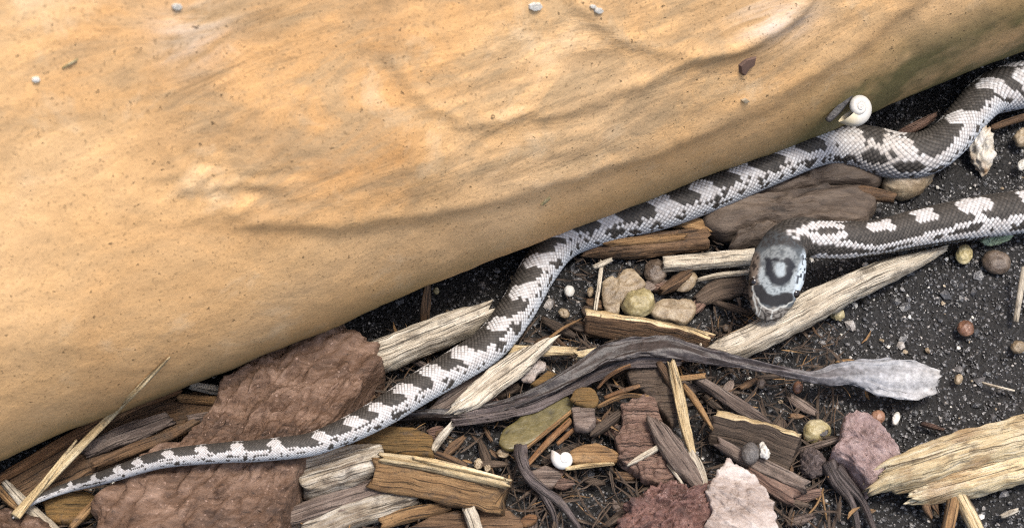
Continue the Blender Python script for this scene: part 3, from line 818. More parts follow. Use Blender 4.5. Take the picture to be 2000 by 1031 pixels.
# ------------------------------------------------------------------ snail shell
def snail_shell(label, x, y, z, size, tilt_axis, scol, name='snail_shell', turns=4.2, spin=0.0):
    nT, nS = 180, 22
    t = np.linspace(0, turns * 2 * math.pi, nT)
    g = np.exp(0.135 * (t - t[-1])); Rw = g * 0.56; tr = g * 0.445
    a = np.arange(nS) / nS * 2 * math.pi
    TT, AA = np.meshgrid(t, a, indexing='ij')
    RR = Rw[:, None] + tr[:, None] * np.cos(AA)
    X = RR * np.cos(spin - TT); Y = RR * np.sin(spin - TT)
    Z = tr[:, None] * np.sin(AA) + (1 - g)[:, None] * 0.62
    fl = smooth(t[-1] - 0.25, t[-1], TT) * 0.07
    X += np.cos(spin - TT) * fl * np.cos(AA); Y += np.sin(spin - TT) * fl * np.cos(AA)
    P = np.stack([X, Y, Z], -1).reshape(-1, 3) * size * MM
    ax = np.array(tilt_axis, float); ax /= np.linalg.norm(ax)      # direction of the spire
    u = np.cross([0, 0, 1.0], ax); u = u / (np.linalg.norm(u) + 1e-9) if np.linalg.norm(u) > 1e-6 else np.array([1.0, 0, 0])
    v = np.cross(ax, u)
    c = at(x, y, z)
    V = c + P[:, :1] * u + P[:, 1:2] * v + P[:, 2:] * ax
    idx = np.arange(nT * nS).reshape(nT, nS); r = np.roll(idx, -1, 1)
    F = np.stack([idx[:-1], idx[1:], r[1:], r[:-1]], -1).reshape(-1, 4).tolist()
    base = np.array(scol[0]); lip = np.array(scol[1]); sut = np.array(scol[2])
    f = smooth(t[-1] - 1.2, t[-1] - 0.2, TT)[..., None]
    st = (0.5 + 0.5 * noise(TT * 9, AA * 0.3, 3))[..., None]
    cc = base * (0.86 + 0.14 * st); cc = cc * (1 - f) + lip * f
    # growth lines and the groove between whorls
    gr = smooth(0.55, 0.0, np.abs(AA - math.pi * 0.80))[..., None] * 0.75
    cc = cc * (1 - gr) + sut * gr
    o = mesh_obj(name, V, F, M['shell'], colr={'tint': cc.reshape(-1, 3)})
    return tag(o, label, 'snail shell')
W = M
# ------------------------------------------------------------------ rocks and bark slabs
blob('rock', 'big reddish brown rough stone slab lying under the tail of the snake', 'rock',
     [(588, 622), (640, 640), (690, 668), (748, 700), (742, 745), (705, 800), (655, 852), (606, 890), (592, 955), (566, 1020), (540, 1090), (330, 1120), (200, 1060), (190, 1000), (262, 930), (345, 900), (420, 830), (455, 775), (500, 700), (545, 645)],
     5.0, 13.0, W['rock'], p=9, rough=0.11, nscale=7.0, rings=70, segs=240, ragged=0.02, smooth_outline=False, strata=0.95)
blob('rock', 'red brown crusty bark chunk under the pale pinkish flake', 'rock', [(1190, 1040), (1225, 1000), (1262, 968), (1318, 955), (1350, 968), (1392, 950), (1440, 975), (1450, 1060), (1330, 1090), (1220, 1080)], 4.0, 9.0, W['rockred'], p=5, rough=0.16, nscale=7, rings=34, segs=150, ragged=0.10, smooth_outline=False, strata=0.5)
blob('rock_flake', 'pale pinkish grey layered flake lying on the red brown bark chunk', 'rock flake', [(1376, 962), (1398, 925), (1416, 904), (1450, 922), (1486, 950), (1518, 985), (1520, 1050), (1440, 1075), (1370, 1040), (1392, 1000)], 9.0, 3.4, W['rockpale'], p=8, rough=0.13, nscale=5, rings=34, segs=150, ragged=0.10, smooth_outline=False, strata=-0.7, tilt=(-0.05, 0.05), facet=0.4)
blob('rock', 'pink grey angular stone at the splintered end of the golden stick', 'rock', [(1642, 830), (1662, 823), (1688, 826), (1716, 852), (1735, 872), (1750, 898), (1744, 922), (1712, 948), (1692, 957), (1672, 932), (1648, 915), (1618, 902), (1634, 872)], 3.5, 8.0, W['rockpink'], p=8, rough=0.10, nscale=5, rings=26, segs=120, ragged=0.05, smooth_outline=False, strata=-0.8, tilt=(0, 0.1))
blob('rock', 'reddish brown stone with just its top edge showing below the tail tip', 'rock', [(-40, 1020), (10, 1008), (60, 1014), (100, 1028), (130, 1070), (40, 1100), (-50, 1080)], 4.0, 7.0, W['rock'], p=4, rough=0.2, nscale=4, rings=14, segs=60)
blob('rock', 'pale tan stone wedged under the bend of the snake body', 'rock', [(1718, 345), (1745, 335), (1790, 338), (1822, 345), (1806, 368), (1778, 382), (1742, 380), (1722, 366)], 2.5, 7.0, W['pebtan'], p=2.5, rough=0.10, rings=12, segs=48)

# bark behind the head
blob('bark_piece', 'thick grey brown bark piece with a rounded end behind the snake head', 'bark', [(1370, 436), (1378, 416), (1400, 404), (1450, 396), (1500, 394), (1560, 386), (1620, 372), (1690, 376), (1706, 392), (1702, 440), (1640, 452), (1560, 450), (1490, 446), (1450, 458), (1420, 466), (1388, 460)], 4.5, 7.5, W['barksmooth'], p=4, rough=0.12, nscale=4, rings=20, segs=90, smooth_outline=False, strata=0.12)
blob('bark_piece', 'long grey brown bark strip directly under the snake body', 'bark', [(1446, 392), (1480, 378), (1540, 352), (1600, 322), (1700, 320), (1724, 350), (1708, 368), (1640, 370), (1590, 374), (1530, 386), (1480, 392)], 4.2, 6.5, W['barksmooth'], p=4, rough=0.12, nscale=4, rings=18, segs=90, smooth_outline=False, strata=0.3)
blob('bark_piece', 'small pointed bark lobe touching the back of the snake head', 'bark', [(1422, 486), (1432, 468), (1456, 452), (1490, 440), (1520, 444), (1510, 470), (1470, 478), (1440, 488)], 5.5, 5.0, W['barksmooth'], p=3, rough=0.10, nscale=4, rings=14, segs=60, strata=0.6)
chip('twig', 'short brown twig stub sticking out past the thick bark piece', 'twig', [(1640, 380, 26, 6.5), (1690, 378, 24, 6.5), (1748, 386, 15, 6.5)], 'round', W['brown'], p=1.0, jag=0.3, fib=0.15, m=18)
chip('wood_chip', 'reddish brown grooved wood strip under the snake beside the soil hollow', 'wood chip', [(1138, 494, 8, 4.0), (1190, 486, 26, 4.2), (1270, 478, 38, 4.2), (1385, 466, 34, 4.0)], 4.5, W['brown'], p=0.6, fib=0.6, jag=1)
chip('wood_chip', 'narrow tan wood sliver along the top of the grooved strip', 'wood chip', [(1180, 476, 8, 6.6), (1260, 468, 14, 6.8), (1340, 462, 9, 6.6)], 1.4, W['tan'], p=0.6, fib=0.3)
chip('wood_chip', 'small orange tan wedge poking out beneath the snake belly', 'wood chip', [(1318, 434, 12, 4.5), (1350, 438, 26, 5.2), (1388, 446, 18, 5.2)], 2.0, W['tan'], p=0.5)
chip('stick', 'pale square cut stick lying level below the bark lobe', 'stick', [(1294, 516, 21, 5.6), (1380, 509, 23, 5.6), (1475, 500, 25, 5.4)], 3.0, W['pale'], p=0.45, jag=0.6, fib=0.25)
chip('wood_chip', 'thin pale sliver under the square cut stick', 'wood chip', [(1362, 546, 6, 4), (1410, 536, 9, 4.5), (1465, 531, 7, 4.5)], 1.0, W['pale'], p=0.6, jag=0.5, fib=0.1, m=14)
chip('wood_chip', 'dark brown wood scrap in the shade beside the snake head', 'wood chip', [(1360, 590, 20, 2.2), (1400, 568, 40, 2.6), (1450, 560, 34, 2.4)], 2.6, W['dark'], p=0.6)
chip('wood_chip', 'brown angled splinter between the tan flakes and the pale stick', 'wood chip', [(1288, 570, 12, 3.5), (1320, 550, 22, 4), (1350, 530, 14, 4)], 2.0, W['brown'], p=0.6)

# flakes and shells in the hollow
blob('leaf_flake', 'heart shaped tan flake beside the glossy cream shell stone', 'flake', [(1177, 556), (1192, 546), (1204, 549), (1222, 534), (1246, 541), (1260, 562), (1240, 576), (1214, 592), (1208, 612), (1186, 608), (1176, 584)], 3.6, 2.6, W['pebtan'], p=5, rough=0.12, rings=12, segs=60, tilt=(0, 0.2))
blob('pebble', 'glossy cream shell stone beside the heart shaped flake', 'pebble', [(1214, 598), (1226, 578), (1250, 570), (1270, 572), (1280, 588), (1272, 606), (1250, 618), (1226, 614)], 5.0, 5.0, W['pebyel'], p=2.2, rough=0.10, rings=12, segs=48)
blob('leaf_flake', 'flat grey tan flake touching the cream shell stone', 'flake', [(1268, 610), (1290, 590), (1330, 588), (1354, 592), (1356, 612), (1338, 632), (1312, 626), (1284, 622)], 3.0, 1.8, W['pebtan'], p=5, rough=0.14, rings=10, segs=48, tilt=(0, 0.12))
pebble('round brown pebble above the heart shaped flake', 1280, 530, 46, 42, 0, 3.2, W['pebbrn'], rough=0.14)
pebble('tan flat pebble wedged under the pale square cut stick', 1338, 548, 52, 40, -30, 3.0, W['pebtan'], rough=0.16, hgt=0.4)
chip('twig', 'thin pale upright straw next to the heart shaped flake', 'straw', [(1176, 510, 8, 6.5), (1170, 555, 9, 5), (1162, 608, 8, 3.2)], 1.0, W['pale'], p=0.6, jag=0.4, fib=0.15, m=14)
chip('twig', 'short pale crosswise straw at the head of the upright straw', 'straw', [(1158, 522, 7, 6), (1176, 515, 10, 6.8), (1196, 505, 6, 7)], 0.9, W['pale'], p=0.6, jag=0.4, fib=0.15, m=14)

# sticks under and around the head
chip('stick', 'long pale weathered stick crossing beneath the snake head', 'stick', [(1385, 690, 18, 4), (1430, 678, 40, 5.5), (1500, 645, 52, 7.0), (1570, 607, 54, 7.2), (1640, 570, 50, 7.0), (1720, 535, 40, 6.0), (1790, 509, 24, 5.0), (1848, 484, 8, 4.5)], 5.0, W['pale'], p=0.55, jag=1.2, fib=0.5)
chip('wood_chip', 'pale forked splinter along the tip of the long weathered stick', 'wood chip', [(1690, 562, 10, 4.2), (1750, 534, 14, 4.2), (1806, 508, 7, 4.2)], 1.8, W['pale'], p=0.55, jag=0.8, fib=0.25)
chip('wood_chip', 'thin brown splinter reaching from the snout down beside the pale stick', 'wood chip', [(1378, 686, 6, 4.5), (1420, 660, 12, 5.5), (1480, 634, 12, 6.5)], 1.2, W['tan'], p=0.6, jag=0.4, m=14)
chip('root', 'curled white rootlet beside the end of the weathered stick', 'root', [(1381, 648, 5, 6.5), (1371, 664, 5, 6), (1370, 680, 6, 5.6), (1398, 686, 8, 5.6), (1432, 678, 10, 6.6), (1446, 668, 5, 7.2)], 'round', W['pale'], p=1.0, jag=0.1, fib=0.05, m=12)
blob('bark_flake', 'small red orange flake touching the tip of the snout', 'flake', [(1475, 628), (1486, 624), (1489, 630), (1482, 640), (1474, 643), (1472, 636)], 8.6, 0.8, W['ember'], p=3, rough=0.15, rings=6, segs=24)
pebble('small brown clod in the shade beside the snake snout', 1418, 640, 14, 14, 0, 2, W['pebbrn'], 'pebble')

# around the middle of the snake
chip('stick', 'pale grey split stick between the red brown slab and the snake', 'stick', [(712, 704, 40, 6.5), (750, 694, 50, 7), (820, 664, 50, 7.2), (890, 636, 44, 7.2), (960, 606, 26, 7)], 6.0, W['pale'], p=0.5, jag=2.0, fib=0.6)
chip('twig', 'short brown twig standing up against the planter foot', 'twig', [(829, 640, 17, 3), (832, 595, 19, 9), (836, 548, 10, 14)], 1.6, W['brown'], p=0.6, jag=0.6, fib=0.2, m=18)
chip('wood_chip', 'pale splintered chip with frayed tip lying against the snake flank', 'wood chip', [(880, 806, 10, 6), (920, 780, 36, 7), (965, 745, 46, 7.5), (1010, 712, 44, 8), (1045, 686, 26, 8.5), (1080, 660, 8, 9)], 2.6, W['pale'], p=0.5, jag=2.0, fib=0.5)
chip('wood_chip', 'grey brown chip half under the pale splintered chip', 'wood chip', [(836, 810, 12, 4.5), (880, 785, 36, 5), (940, 745, 40, 5), (985, 712, 24, 5)], 2.5, W['grey'], p=0.5, jag=1.0, fib=0.4)
chip('straw', 'flat yellow straw passing under the frayed splinter', 'straw', [(994, 681, 17, 6.0), (1060, 684, 18, 6.2), (1124, 684, 14, 6.2)], 1.0, W['straw'], p=0.5, jag=0.8, fib=0.3)
chip('straw', 'flat yellow straw ending at the dark withered leaf', 'straw', [(1126, 692, 12, 6.2), (1170, 684, 16, 6.6), (1213, 680, 14, 7.0)], 1.0, W['straw'], p=0.5, jag=0.8, fib=0.3)
chip('wood_chip', 'tan board chip with a pale upper edge below the cream shell stone', 'wood chip', [(1144, 627, 40, 4.8), (1220, 640, 46, 5), (1310, 655, 46, 5), (1384, 672, 36, 4.8)], 2.6, W['brown'], p=0.3, tilt=5, jag=1.0, fib=0.3, edge=W['straw'])
blob('leaf_flake', 'pale crinkled scrap of husk beside the frayed splinter', 'flake', [(1014, 732), (1030, 716), (1044, 702), (1064, 708), (1066, 722), (1050, 730), (1040, 746), (1022, 744)], 4.0, 1.3, W['rockpale'], p=5, rough=0.4, nscale=6, rings=8, segs=36)
blob('wood_chip', 'small tan diamond shaped chip above the dark withered leaf', 'wood chip', [(1036, 752), (1070, 726), (1096, 734), (1082, 748), (1052, 756)], 4.6, 1.4, W['olive'], p=6, rough=0.08, rings=8, segs=36, smooth_outline=False)
chip('twig', 'thin brown twig leaning over the dark hollow', 'twig', [(1080, 652, 5, 5), (1095, 668, 7, 4.5), (1112, 682, 5, 4)], 'round', W['brown'], p=1, fib=0.08, m=10)
chip('twig', 'thin tan twig pointing away from the frayed splinter', 'twig', [(1070, 662, 6, 5), (1100, 640, 6, 5.5), (1132, 624, 4, 6)], 'round', W['tan'], p=1, fib=0.08, m=10)

# the withered leaf
tl = [(0, lin(58, 50, 46, .6)), (0.3, lin(64, 55, 51, .6)), (0.55, lin(74, 65, 62, .6)), (0.72, lin(92, 84, 84, .6)), (0.80, lin(120, 117, 120, .62)), (0.88, lin(150, 151, 155, .66)), (0.95, lin(178, 178, 180, .66)), (1, lin(186, 184, 182, .66))]
wl_ = chip('leaf', 'long dark withered leaf with a pale grey blade tip across the mulch', 'leaf',
     [(772, 818, 8, 4.5), (830, 812, 15, 5), (900, 808, 20, 5.5), (980, 792, 20, 6), (1060, 764, 22, 7.5), (1130, 722, 28, 9.5), (1190, 690, 38, 10), (1250, 676, 40, 10), (1320, 680, 33, 9.5), (1390, 696, 24, 9), (1460, 710, 18, 9), (1530, 724, 16, 9), (1590, 734, 22, 9), (1640, 728, 40, 8.5), (1690, 724, 56, 8), (1740, 734, 68, 7), (1795, 742, 62, 6), (1830, 744, 46, 5)],
     0.8, M['leafv'], p=0.6, jag=1.1, fib=0.18, curl=0.5, N=240, m=44, tint=tl, wob=0.24, fold=1.15)
chip('leaf', 'narrow dark leaf shred running beneath the withered leaf', 'leaf', [(880, 822, 14, 5.5), (960, 808, 26, 6), (1040, 790, 24, 6.5), (1110, 756, 20, 7), (1180, 722, 18, 8), (1250, 706, 16, 8.5), (1330, 708, 12, 8)], 0.8, W['root'], p=0.8, jag=0.6, fib=0.4, N=90, wob=0.25, fold=0.8)
blob('leaf', 'olive green oblong leaf lying under the dark withered leaf', 'leaf', [(974, 866), (982, 842), (1008, 824), (1032, 800), (1058, 782), (1098, 772), (1120, 790), (1108, 818), (1074, 840), (1044, 862), (1010, 878), (986, 878)], 5.0, 1.3, W['olivleaf'], p=8, rough=0.06, nscale=1.5, rings=12, segs=60)
chip('needle', 'orange pine needle arching up to the dark withered leaf', 'needle', [(1166, 758, 6, 6), (1186, 736, 7, 7.5), (1208, 722, 7, 8.5), (1232, 712, 6, 9)], 'round', W['orange'], p=1, fib=0.06, jag=0.1, m=10)
chip('needle', 'orange brown pine needle pointing at the plated bark', 'needle', [(1180, 776, 7, 6), (1215, 763, 9, 6.5), (1250, 752, 7, 6.8)], 'round', W['orange'], p=1, fib=0.06, jag=0.1, m=10)
chip('needle', 'tan needle curving below the orange brown needle', 'needle', [(1166, 794, 7, 6.5), (1200, 778, 9, 6.8), (1228, 771, 8, 6.8), (1270, 774, 6, 6.2)], 'round', W['tan'], p=1, fib=0.06, jag=0.1, m=10)
chip('needle', 'pale tan needle along the lower edge of the olive leaf', 'needle', [(1025, 876, 7, 4.8), (1070, 840, 8, 6), (1116, 802, 7, 6.8)], 'round', W['tan'], p=1, fib=0.06, jag=0.1, m=10)
chip('needle', 'thick orange brown needle parallel to the olive leaf', 'needle', [(1028, 908, 9, 4.4), (1070, 862, 12, 5.2), (1114, 820, 12, 6)], 'round', W['orange'], p=1, fib=0.06, jag=0.2, m=12)
chip('needle', 'short orange needle under the brown square scrap', 'needle', [(1088, 866, 8, 4.4), (1106, 850, 9, 5), (1122, 836, 7, 5.4)], 'round', W['orange'], p=1, fib=0.06, jag=0.2, m=10)
blob('wood_chip', 'small tan ribbed scrap at the joint of the needles', 'wood chip', [(1112, 780), (1126, 762), (1154, 758), (1168, 776), (1164, 794), (1138, 794)], 8.0, 1.2, W['olive'], p=8, rough=0.12, rings=8, segs=40)
blob('wood_chip', 'small brown square scrap just below the ribbed scrap', 'wood chip', [(1116, 800), (1160, 796), (1164, 828), (1148, 842), (1122, 838)], 6.4, 2.4, W['grey'], p=6, rough=0.10, rings=8, segs=40, smooth_outline=False)

# bark plates and splinters, middle foreground
blob('bark_piece', 'brown corrugated bark plate in the middle of the mulch', 'bark', [(1212, 800), (1240, 780), (1276, 776), (1292, 830), (1306, 880), (1330, 930), (1290, 950), (1240, 926), (1206, 900), (1204, 860), (1216, 830)], 4.5, 4.0, W['bark'], p=6, rough=0.16, nscale=6, rings=18, segs=80, smooth_outline=False, facet=0.4)
blob('bark_piece', 'dark brown bark plate under the crown of the withered leaf', 'bark', [(1222, 730), (1258, 706), (1306, 706), (1330, 750), (1338, 810), (1312, 838), (1284, 800), (1256, 768), (1230, 756)], 4.8, 3.2, W['dark'], p=6, rough=0.12, nscale=5, rings=14, segs=64, smooth_outline=False)
blob('bark_piece', 'reddish brown bark lump below the corrugated plate', 'bark', [(1236, 900), (1290, 894), (1330, 912), (1330, 950), (1290, 950), (1250, 935)], 5.2, 4.0, W['bark'], p=4, rough=0.18, nscale=5, rings=12, segs=56, smooth_outline=False)
chip('straw', 'long straight pale straw leaning down from the withered leaf', 'straw', [(1311, 706, 14, 9.5), (1324, 760, 21, 9), (1338, 830, 20, 8.8), (1352, 884, 12, 8.6), (1362, 920, 10, 8.4)], 1.6, W['straw'], p=0.5, jag=1.0, fib=0.25)
chip('wood_chip', 'pale ribbed splinter continuing below the long straw', 'wood chip', [(1344, 876, 10, 8.4), (1362, 912, 24, 8.6), (1380, 958, 12, 8.2)], 1.8, W['pale'], p=0.5, jag=1.2, fib=0.4)
chip('wood_chip', 'striped tan chip lying on the corrugated bark plate', 'wood chip', [(1272, 822, 18, 8), (1298, 856, 40, 8.6), (1330, 900, 40, 8.8), (1366, 950, 22, 8.4)], 2.4, W['grey'], p=0.55, jag=1.6, fib=0.5)
chip('wood_chip', 'thin tan splinter leaning beside the long straw', 'wood chip', [(1332, 748, 9, 7.6), (1358, 782, 13, 7.4), (1390, 834, 6, 7.0)], 1.2, W['tan'], p=0.6, jag=0.8, fib=0.2, m=16)
chip('wood_chip', 'brown splinter half hidden behind the leaning straw', 'wood chip', [(1286, 708, 12, 8), (1302, 732, 15, 7.8), (1316, 758, 10, 7.4)], 1.6, W['brown'], p=0.6, jag=0.8, fib=0.2, m=16)
chip('wood_chip', 'white pointed splinter resting on the corrugated bark plate', 'wood chip', [(1226, 907, 4, 7.2), (1252, 892, 10, 7.6), (1294, 868, 9, 8)], 1.2, W['pale'], p=0.6, jag=0.5, fib=0.15, m=14)
chip('twig', 'tan forked twig pointing at the dark tapering stick', 'twig', [(1324, 738, 9, 7.2), (1350, 736, 10, 7), (1378, 732, 9, 7)], 'round', W['tan'], p=1, fib=0.1, jag=0.2, m=12)
chip('stick', 'dark tapering stick running from the forked twig to the board chip', 'stick', [(1358, 736, 12, 5.5), (1400, 764, 20, 5), (1450, 798, 26, 4.6), (1502, 828, 14, 4)], 2.4, W['grey'], p=0.7, jag=0.5, fib=0.25)
chip('wood_chip', 'rectangular brown board chip with a pale top edge', 'wood chip', [(1392, 832, 60, 5), (1440, 845, 66, 5.2), (1500, 866, 74, 5.2), (1552, 886, 78, 5.2)], 3.2, W['dark'], p=0.22, tilt=5.5, jag=0.6, fib=0.35, edge=W['straw'])
chip('wood_chip', 'dark soil stained strip below the rectangular board chip', 'wood chip', [(1400, 862, 16, 6), (1460, 896, 26, 5.6), (1520, 926, 28, 5.2), (1574, 950, 22, 4.8)], 2.0, W['grey'], p=0.5, jag=0.8, fib=0.4)
chip('wood_chip', 'pinkish grey strip under the soil stained strip', 'wood chip', [(1462, 916, 26, 4.6), (1510, 948, 34, 4.4), (1552, 972, 28, 4.2)], 2.4, W['bark'], p=0.5, jag=0.8, fib=0.4)
chip('wood_chip', 'white thin splinter beside the striped tan chip', 'wood chip', [(1303, 905, 4, 8), (1320, 926, 6, 8.4), (1336, 948, 4, 8.4)], 0.9, W['pale'], p=0.7, jag=0.3, fib=0.1, m=12)
chip('wood_chip', 'narrow dark wood strip beside the corrugated bark plate', 'wood chip', [(1150, 850, 16, 3.8), (1180, 830, 20, 4.2), (1212, 806, 14, 4.6)], 1.8, W['dark'], p=0.6)
blob('wood_chip', 'orange brown oval chip beside the small white snail shell', 'wood chip', [(1112, 884), (1134, 872), (1166, 868), (1192, 878), (1208, 890), (1200, 904), (1160, 906), (1118, 904)], 4.6, 1.8, W['tan'], p=6, rough=0.07, rings=10, segs=48)
chip('straw', 'pale yellow straw along the lower edge of the oval chip', 'straw', [(1104, 914, 7, 5.2), (1150, 908, 9, 5.4), (1200, 904, 5, 5.4)], 'round', W['straw'], p=1, fib=0.06, jag=0.2, m=12)
snail_shell('small white snail shell lying beside the orange brown oval chip', 1100, 895, 5.5, 2.9, (0.3, -0.5, 0.9), ((0.58, 0.57, 0.54), (0.55, 0.50, 0.44), (0.30, 0.27, 0.24)), spin=3.3)

# block chips at the bottom
chip('wood_chip', 'thick brown block chip with a pale split upper side', 'wood chip', [(734, 922, 64, 6.2), (800, 930, 72, 6.4), (880, 948, 76, 6.4), (984, 968, 66, 6.2)], 6.5, W['tan'], p=0.25, tilt=3.5, jag=1.2, fib=0.45, edge=W['straw'])
chip('wood_chip', 'pale split sliver on the upper side of the thick block chip', 'wood chip', [(744, 893, 16, 10.6), (810, 902, 20, 10.8), (900, 922, 20, 10.8), (992, 944, 16, 10.4)], 1.6, W['straw'], p=0.5, jag=1.2, fib=0.5)
chip('wood_chip', 'thin yellow splinter lying along the pale split sliver', 'wood chip', [(806, 893, 6, 12), (860, 904, 10, 12.2), (930, 920, 7, 12), (986, 934, 4, 11.6)], 1.0, W['straw'], p=0.5, jag=0.6, fib=0.2, m=14)
chip('wood_chip', 'white ended weathered chunk beside the red brown slab', 'wood chip', [(588, 940, 52, 5.5), (628, 928, 68, 6), (680, 912, 66, 6), (745, 894, 44, 5.5)], 5.5, W['palebrown'], p=0.35, jag=1.2, fib=0.6)
blob('wood_chip', 'smooth olive brown chip tucked under the snake above the block chip', 'wood chip', [(690, 868), (716, 848), (760, 836), (806, 838), (848, 856), (842, 878), (850, 894), (800, 892), (750, 884), (712, 880)], 6.0, 2.6, W['olive'], p=6, rough=0.06, rings=10, segs=56, smooth_outline=False)
chip('wood_chip', 'dark grey brown plank below the white ended chunk', 'wood chip', [(560, 1016, 30, 3.2), (640, 990, 46, 3.6), (740, 958, 46, 3.8), (800, 940, 30, 3.6)], 3.5, W['grey'], p=0.4, jag=1.0, fib=0.4)
chip('wood_chip', 'pale weathered plank lying next to the dark grey brown plank', 'wood chip', [(596, 1042, 30, 3.6), (690, 1006, 42, 4.0), (760, 986, 40, 4.2), (820, 968, 20, 4)], 3.2, W['palebrown'], p=0.4, jag=1.6, fib=0.5)
chip('wood_chip', 'narrow tan strip below the thick block chip', 'wood chip', [(746, 1022, 20, 3.8), (800, 1004, 24, 4.0), (880, 990, 14, 4.0)], 2.2, W['tan'], p=0.5, jag=1.0, fib=0.4)
chip('wood_chip', 'short pale upright chip in front of the thick block chip', 'wood chip', [(914, 990, 24, 7), (924, 1016, 26, 5.5), (934, 1050, 26, 4)], 2.0, W['pale'], p=0.4, jag=0.8, fib=0.35)
blob('wood_chip', 'flat grey brown chip behind the short pale upright chip', 'wood chip', [(930, 996), (968, 990), (1000, 1004), (1022, 1030), (1010, 1060), (940, 1056)], 2.8, 2.4, W['brown'], p=6, rough=0.1, rings=10, segs=48)
blob('wood_chip', 'flat brown chip between the narrow tan strip and the pale upright chip', 'wood chip', [(800, 1034), (850, 1006), (900, 1000), (926, 1024), (920, 1060), (820, 1064)], 2.4, 2.4, W['brown'], p=6, rough=0.1, rings=10, segs=48, smooth_outline=False)
blob('wood_chip', 'small orange brown scrap near the curled grey root', 'wood chip', [(1012, 1020), (1026, 1008), (1046, 1006), (1048, 1018), (1026, 1028)], 3.2, 1.4, W['orange'], p=5, rough=0.1, rings=6, segs=30)
chip('root', 'dark knobbly root curling away from the olive leaf tip', 'root', [(1016, 868, 22, 8), (1018, 892, 28, 7.5), (1030, 926, 22, 6.5), (1060, 956, 18, 5.5), (1096, 984, 14, 4.5), (1134, 1034, 10, 3)], 'round', W['root'], p=1, fib=0.35, jag=0.3, wob=0.25, m=20)
chip('root', 'short dark root forking below the knobbly root', 'root', [(1044, 940, 16, 5), (1066, 972, 15, 4.5), (1082, 1004, 11, 3.5), (1088, 1040, 9, 3)], 'round', W['root'], p=1, fib=0.25, jag=0.3, wob=0.2, m=16)
blob('wood_chip', 'grey chip under the knobbly root', 'wood chip', [(1030, 924), (1066, 912), (1094, 924), (1088, 946), (1056, 958), (1034, 948)], 3.0, 1.8, W['grey'], p=5, rough=0.1, rings=8, segs=40)
chip('twig', 'dark brown twig between the block chip and the knobbly root', 'twig', [(840, 882, 12, 5), (880, 896, 14, 5), (910, 910, 10, 4.6)], 'round', W['brown'], p=1, fib=0.15, jag=0.3, m=12)
chip('straw', 'grey straw pair leaning behind the olive brown chip', 'straw', [(846, 878, 12, 6), (862, 854, 14, 7), (880, 832, 10, 7.4)], 1.2, W['pale'], p=0.5, fib=0.3, m=16)
pebble('larger pale nodule of the pair near the knobbly root', 934, 905, 15, 21, 10, 3, W['pebtan'], 'pebble', rough=0.4, hgt=0.5)
pebble('smaller pale nodule beside the larger nodule near the knobbly root', 952, 912, 11, 17, 10, 3, W['pebtan'], 'pebble', rough=0.4, hgt=0.5)
pebble('small tan scrap behind the knobbly root', 982, 884, 24, 17, 0, 3.6, W['pebtan'], 'flake', 'leaf_flake', rough=0.4, hgt=0.25, p=5)

# lower left, by the planter foot
chip('bark_piece', 'wide dark brown bark chip along the planter foot', 'bark', [(20, 966, 60, 3.2), (100, 920, 86, 3.8), (200, 872, 96, 4.2), (310, 830, 92, 4.4), (420, 798, 66, 4.2)], 4.0, W['brown'], p=0.5, jag=1.2, fib=0.7)
chip('bark_piece', 'thin orange brown bark strip on the edge against the planter', 'bark', [(-10, 940, 14, 6.6), (90, 882, 16, 7.4), (180, 832, 18, 8), (270, 788, 18, 8.2), (352, 760, 12, 8.2)], 2.4, W['orange'], p=0.6, jag=0.5, fib=0.3)
chip('wood_chip', 'pale worn sliver lying on the wide dark bark chip', 'wood chip', [(168, 884, 14, 7.4), (210, 862, 32, 7.8), (270, 838, 36, 8), (330, 816, 22, 8)], 1.8, W['grey'], p=0.5, jag=1.0, fib=0.4)
chip('wood_chip', 'brown splinter along the lower side of the wide dark bark chip', 'wood chip', [(186, 908, 12, 8), (250, 880, 18, 8.2), (330, 850, 16, 8.4), (392, 818, 10, 8.2)], 1.8, W['brown'], p=0.6, jag=1.0, fib=0.4)
chip('straw', 'long dry grass blade leaning up against the planter', 'straw', [(28, 1006, 15, 9.5), (110, 920, 16, 11), (180, 848, 14, max(15, lean(180, 848, 1.5))), (220, 808, 12, lean(220, 808, 1.5)), (260, 768, 10, lean(260, 768, 1.5)), (300, 728, 7, lean(300, 728, 1.2)), (332, 696, 3, lean(332, 696, 1.0))], 0.8, W['straw'], p=0.6, jag=0.3, fib=0.15, m=16)
chip('straw', 'short grass blade beside the long dry grass blade', 'straw', [(34, 1010, 10, 10.5), (90, 936, 10, 11.5), (150, 858, 3, 13)], 0.7, W['straw'], p=0.6, jag=0.3, fib=0.1, m=12)
chip('stick', 'white short stick tucked under the red brown slab', 'stick', [(370, 751, 12, 8), (410, 759, 15, 8), (470, 768, 14, 7)], 1.6, W['pale'], p=0.5, jag=0.3, fib=0.15, m=18)
chip('stick', 'tan short stick below the white short stick', 'stick', [(348, 776, 12, 7.4), (400, 780, 14, 7.4), (468, 786, 13, 6.6)], 1.6, W['tan'], p=0.5, jag=0.3, fib=0.15, m=18)
chip('stick', 'grey short stick between the dark bark chip and the slab', 'stick', [(366, 818, 12, 8.4), (400, 814, 16, 8.4), (440, 808, 14, 7.6)], 1.8, W['grey'], p=0.5, jag=0.4, fib=0.15, m=18)
chip('wood_chip', 'pale flat splinter crossing under the tail tip', 'wood chip', [(10, 942, 16, 6), (50, 985, 22, 6), (110, 1040, 24, 5)], 1.6, W['pale'], p=0.4, jag=0.8, fib=0.3)
chip('wood_chip', 'tan flat splinter just past the tail tip', 'wood chip', [(-14, 942, 16, 5), (16, 972, 20, 5), (50, 1004, 14, 4.8)], 1.6, W['tan'], p=0.4, jag=0.8, fib=0.3)
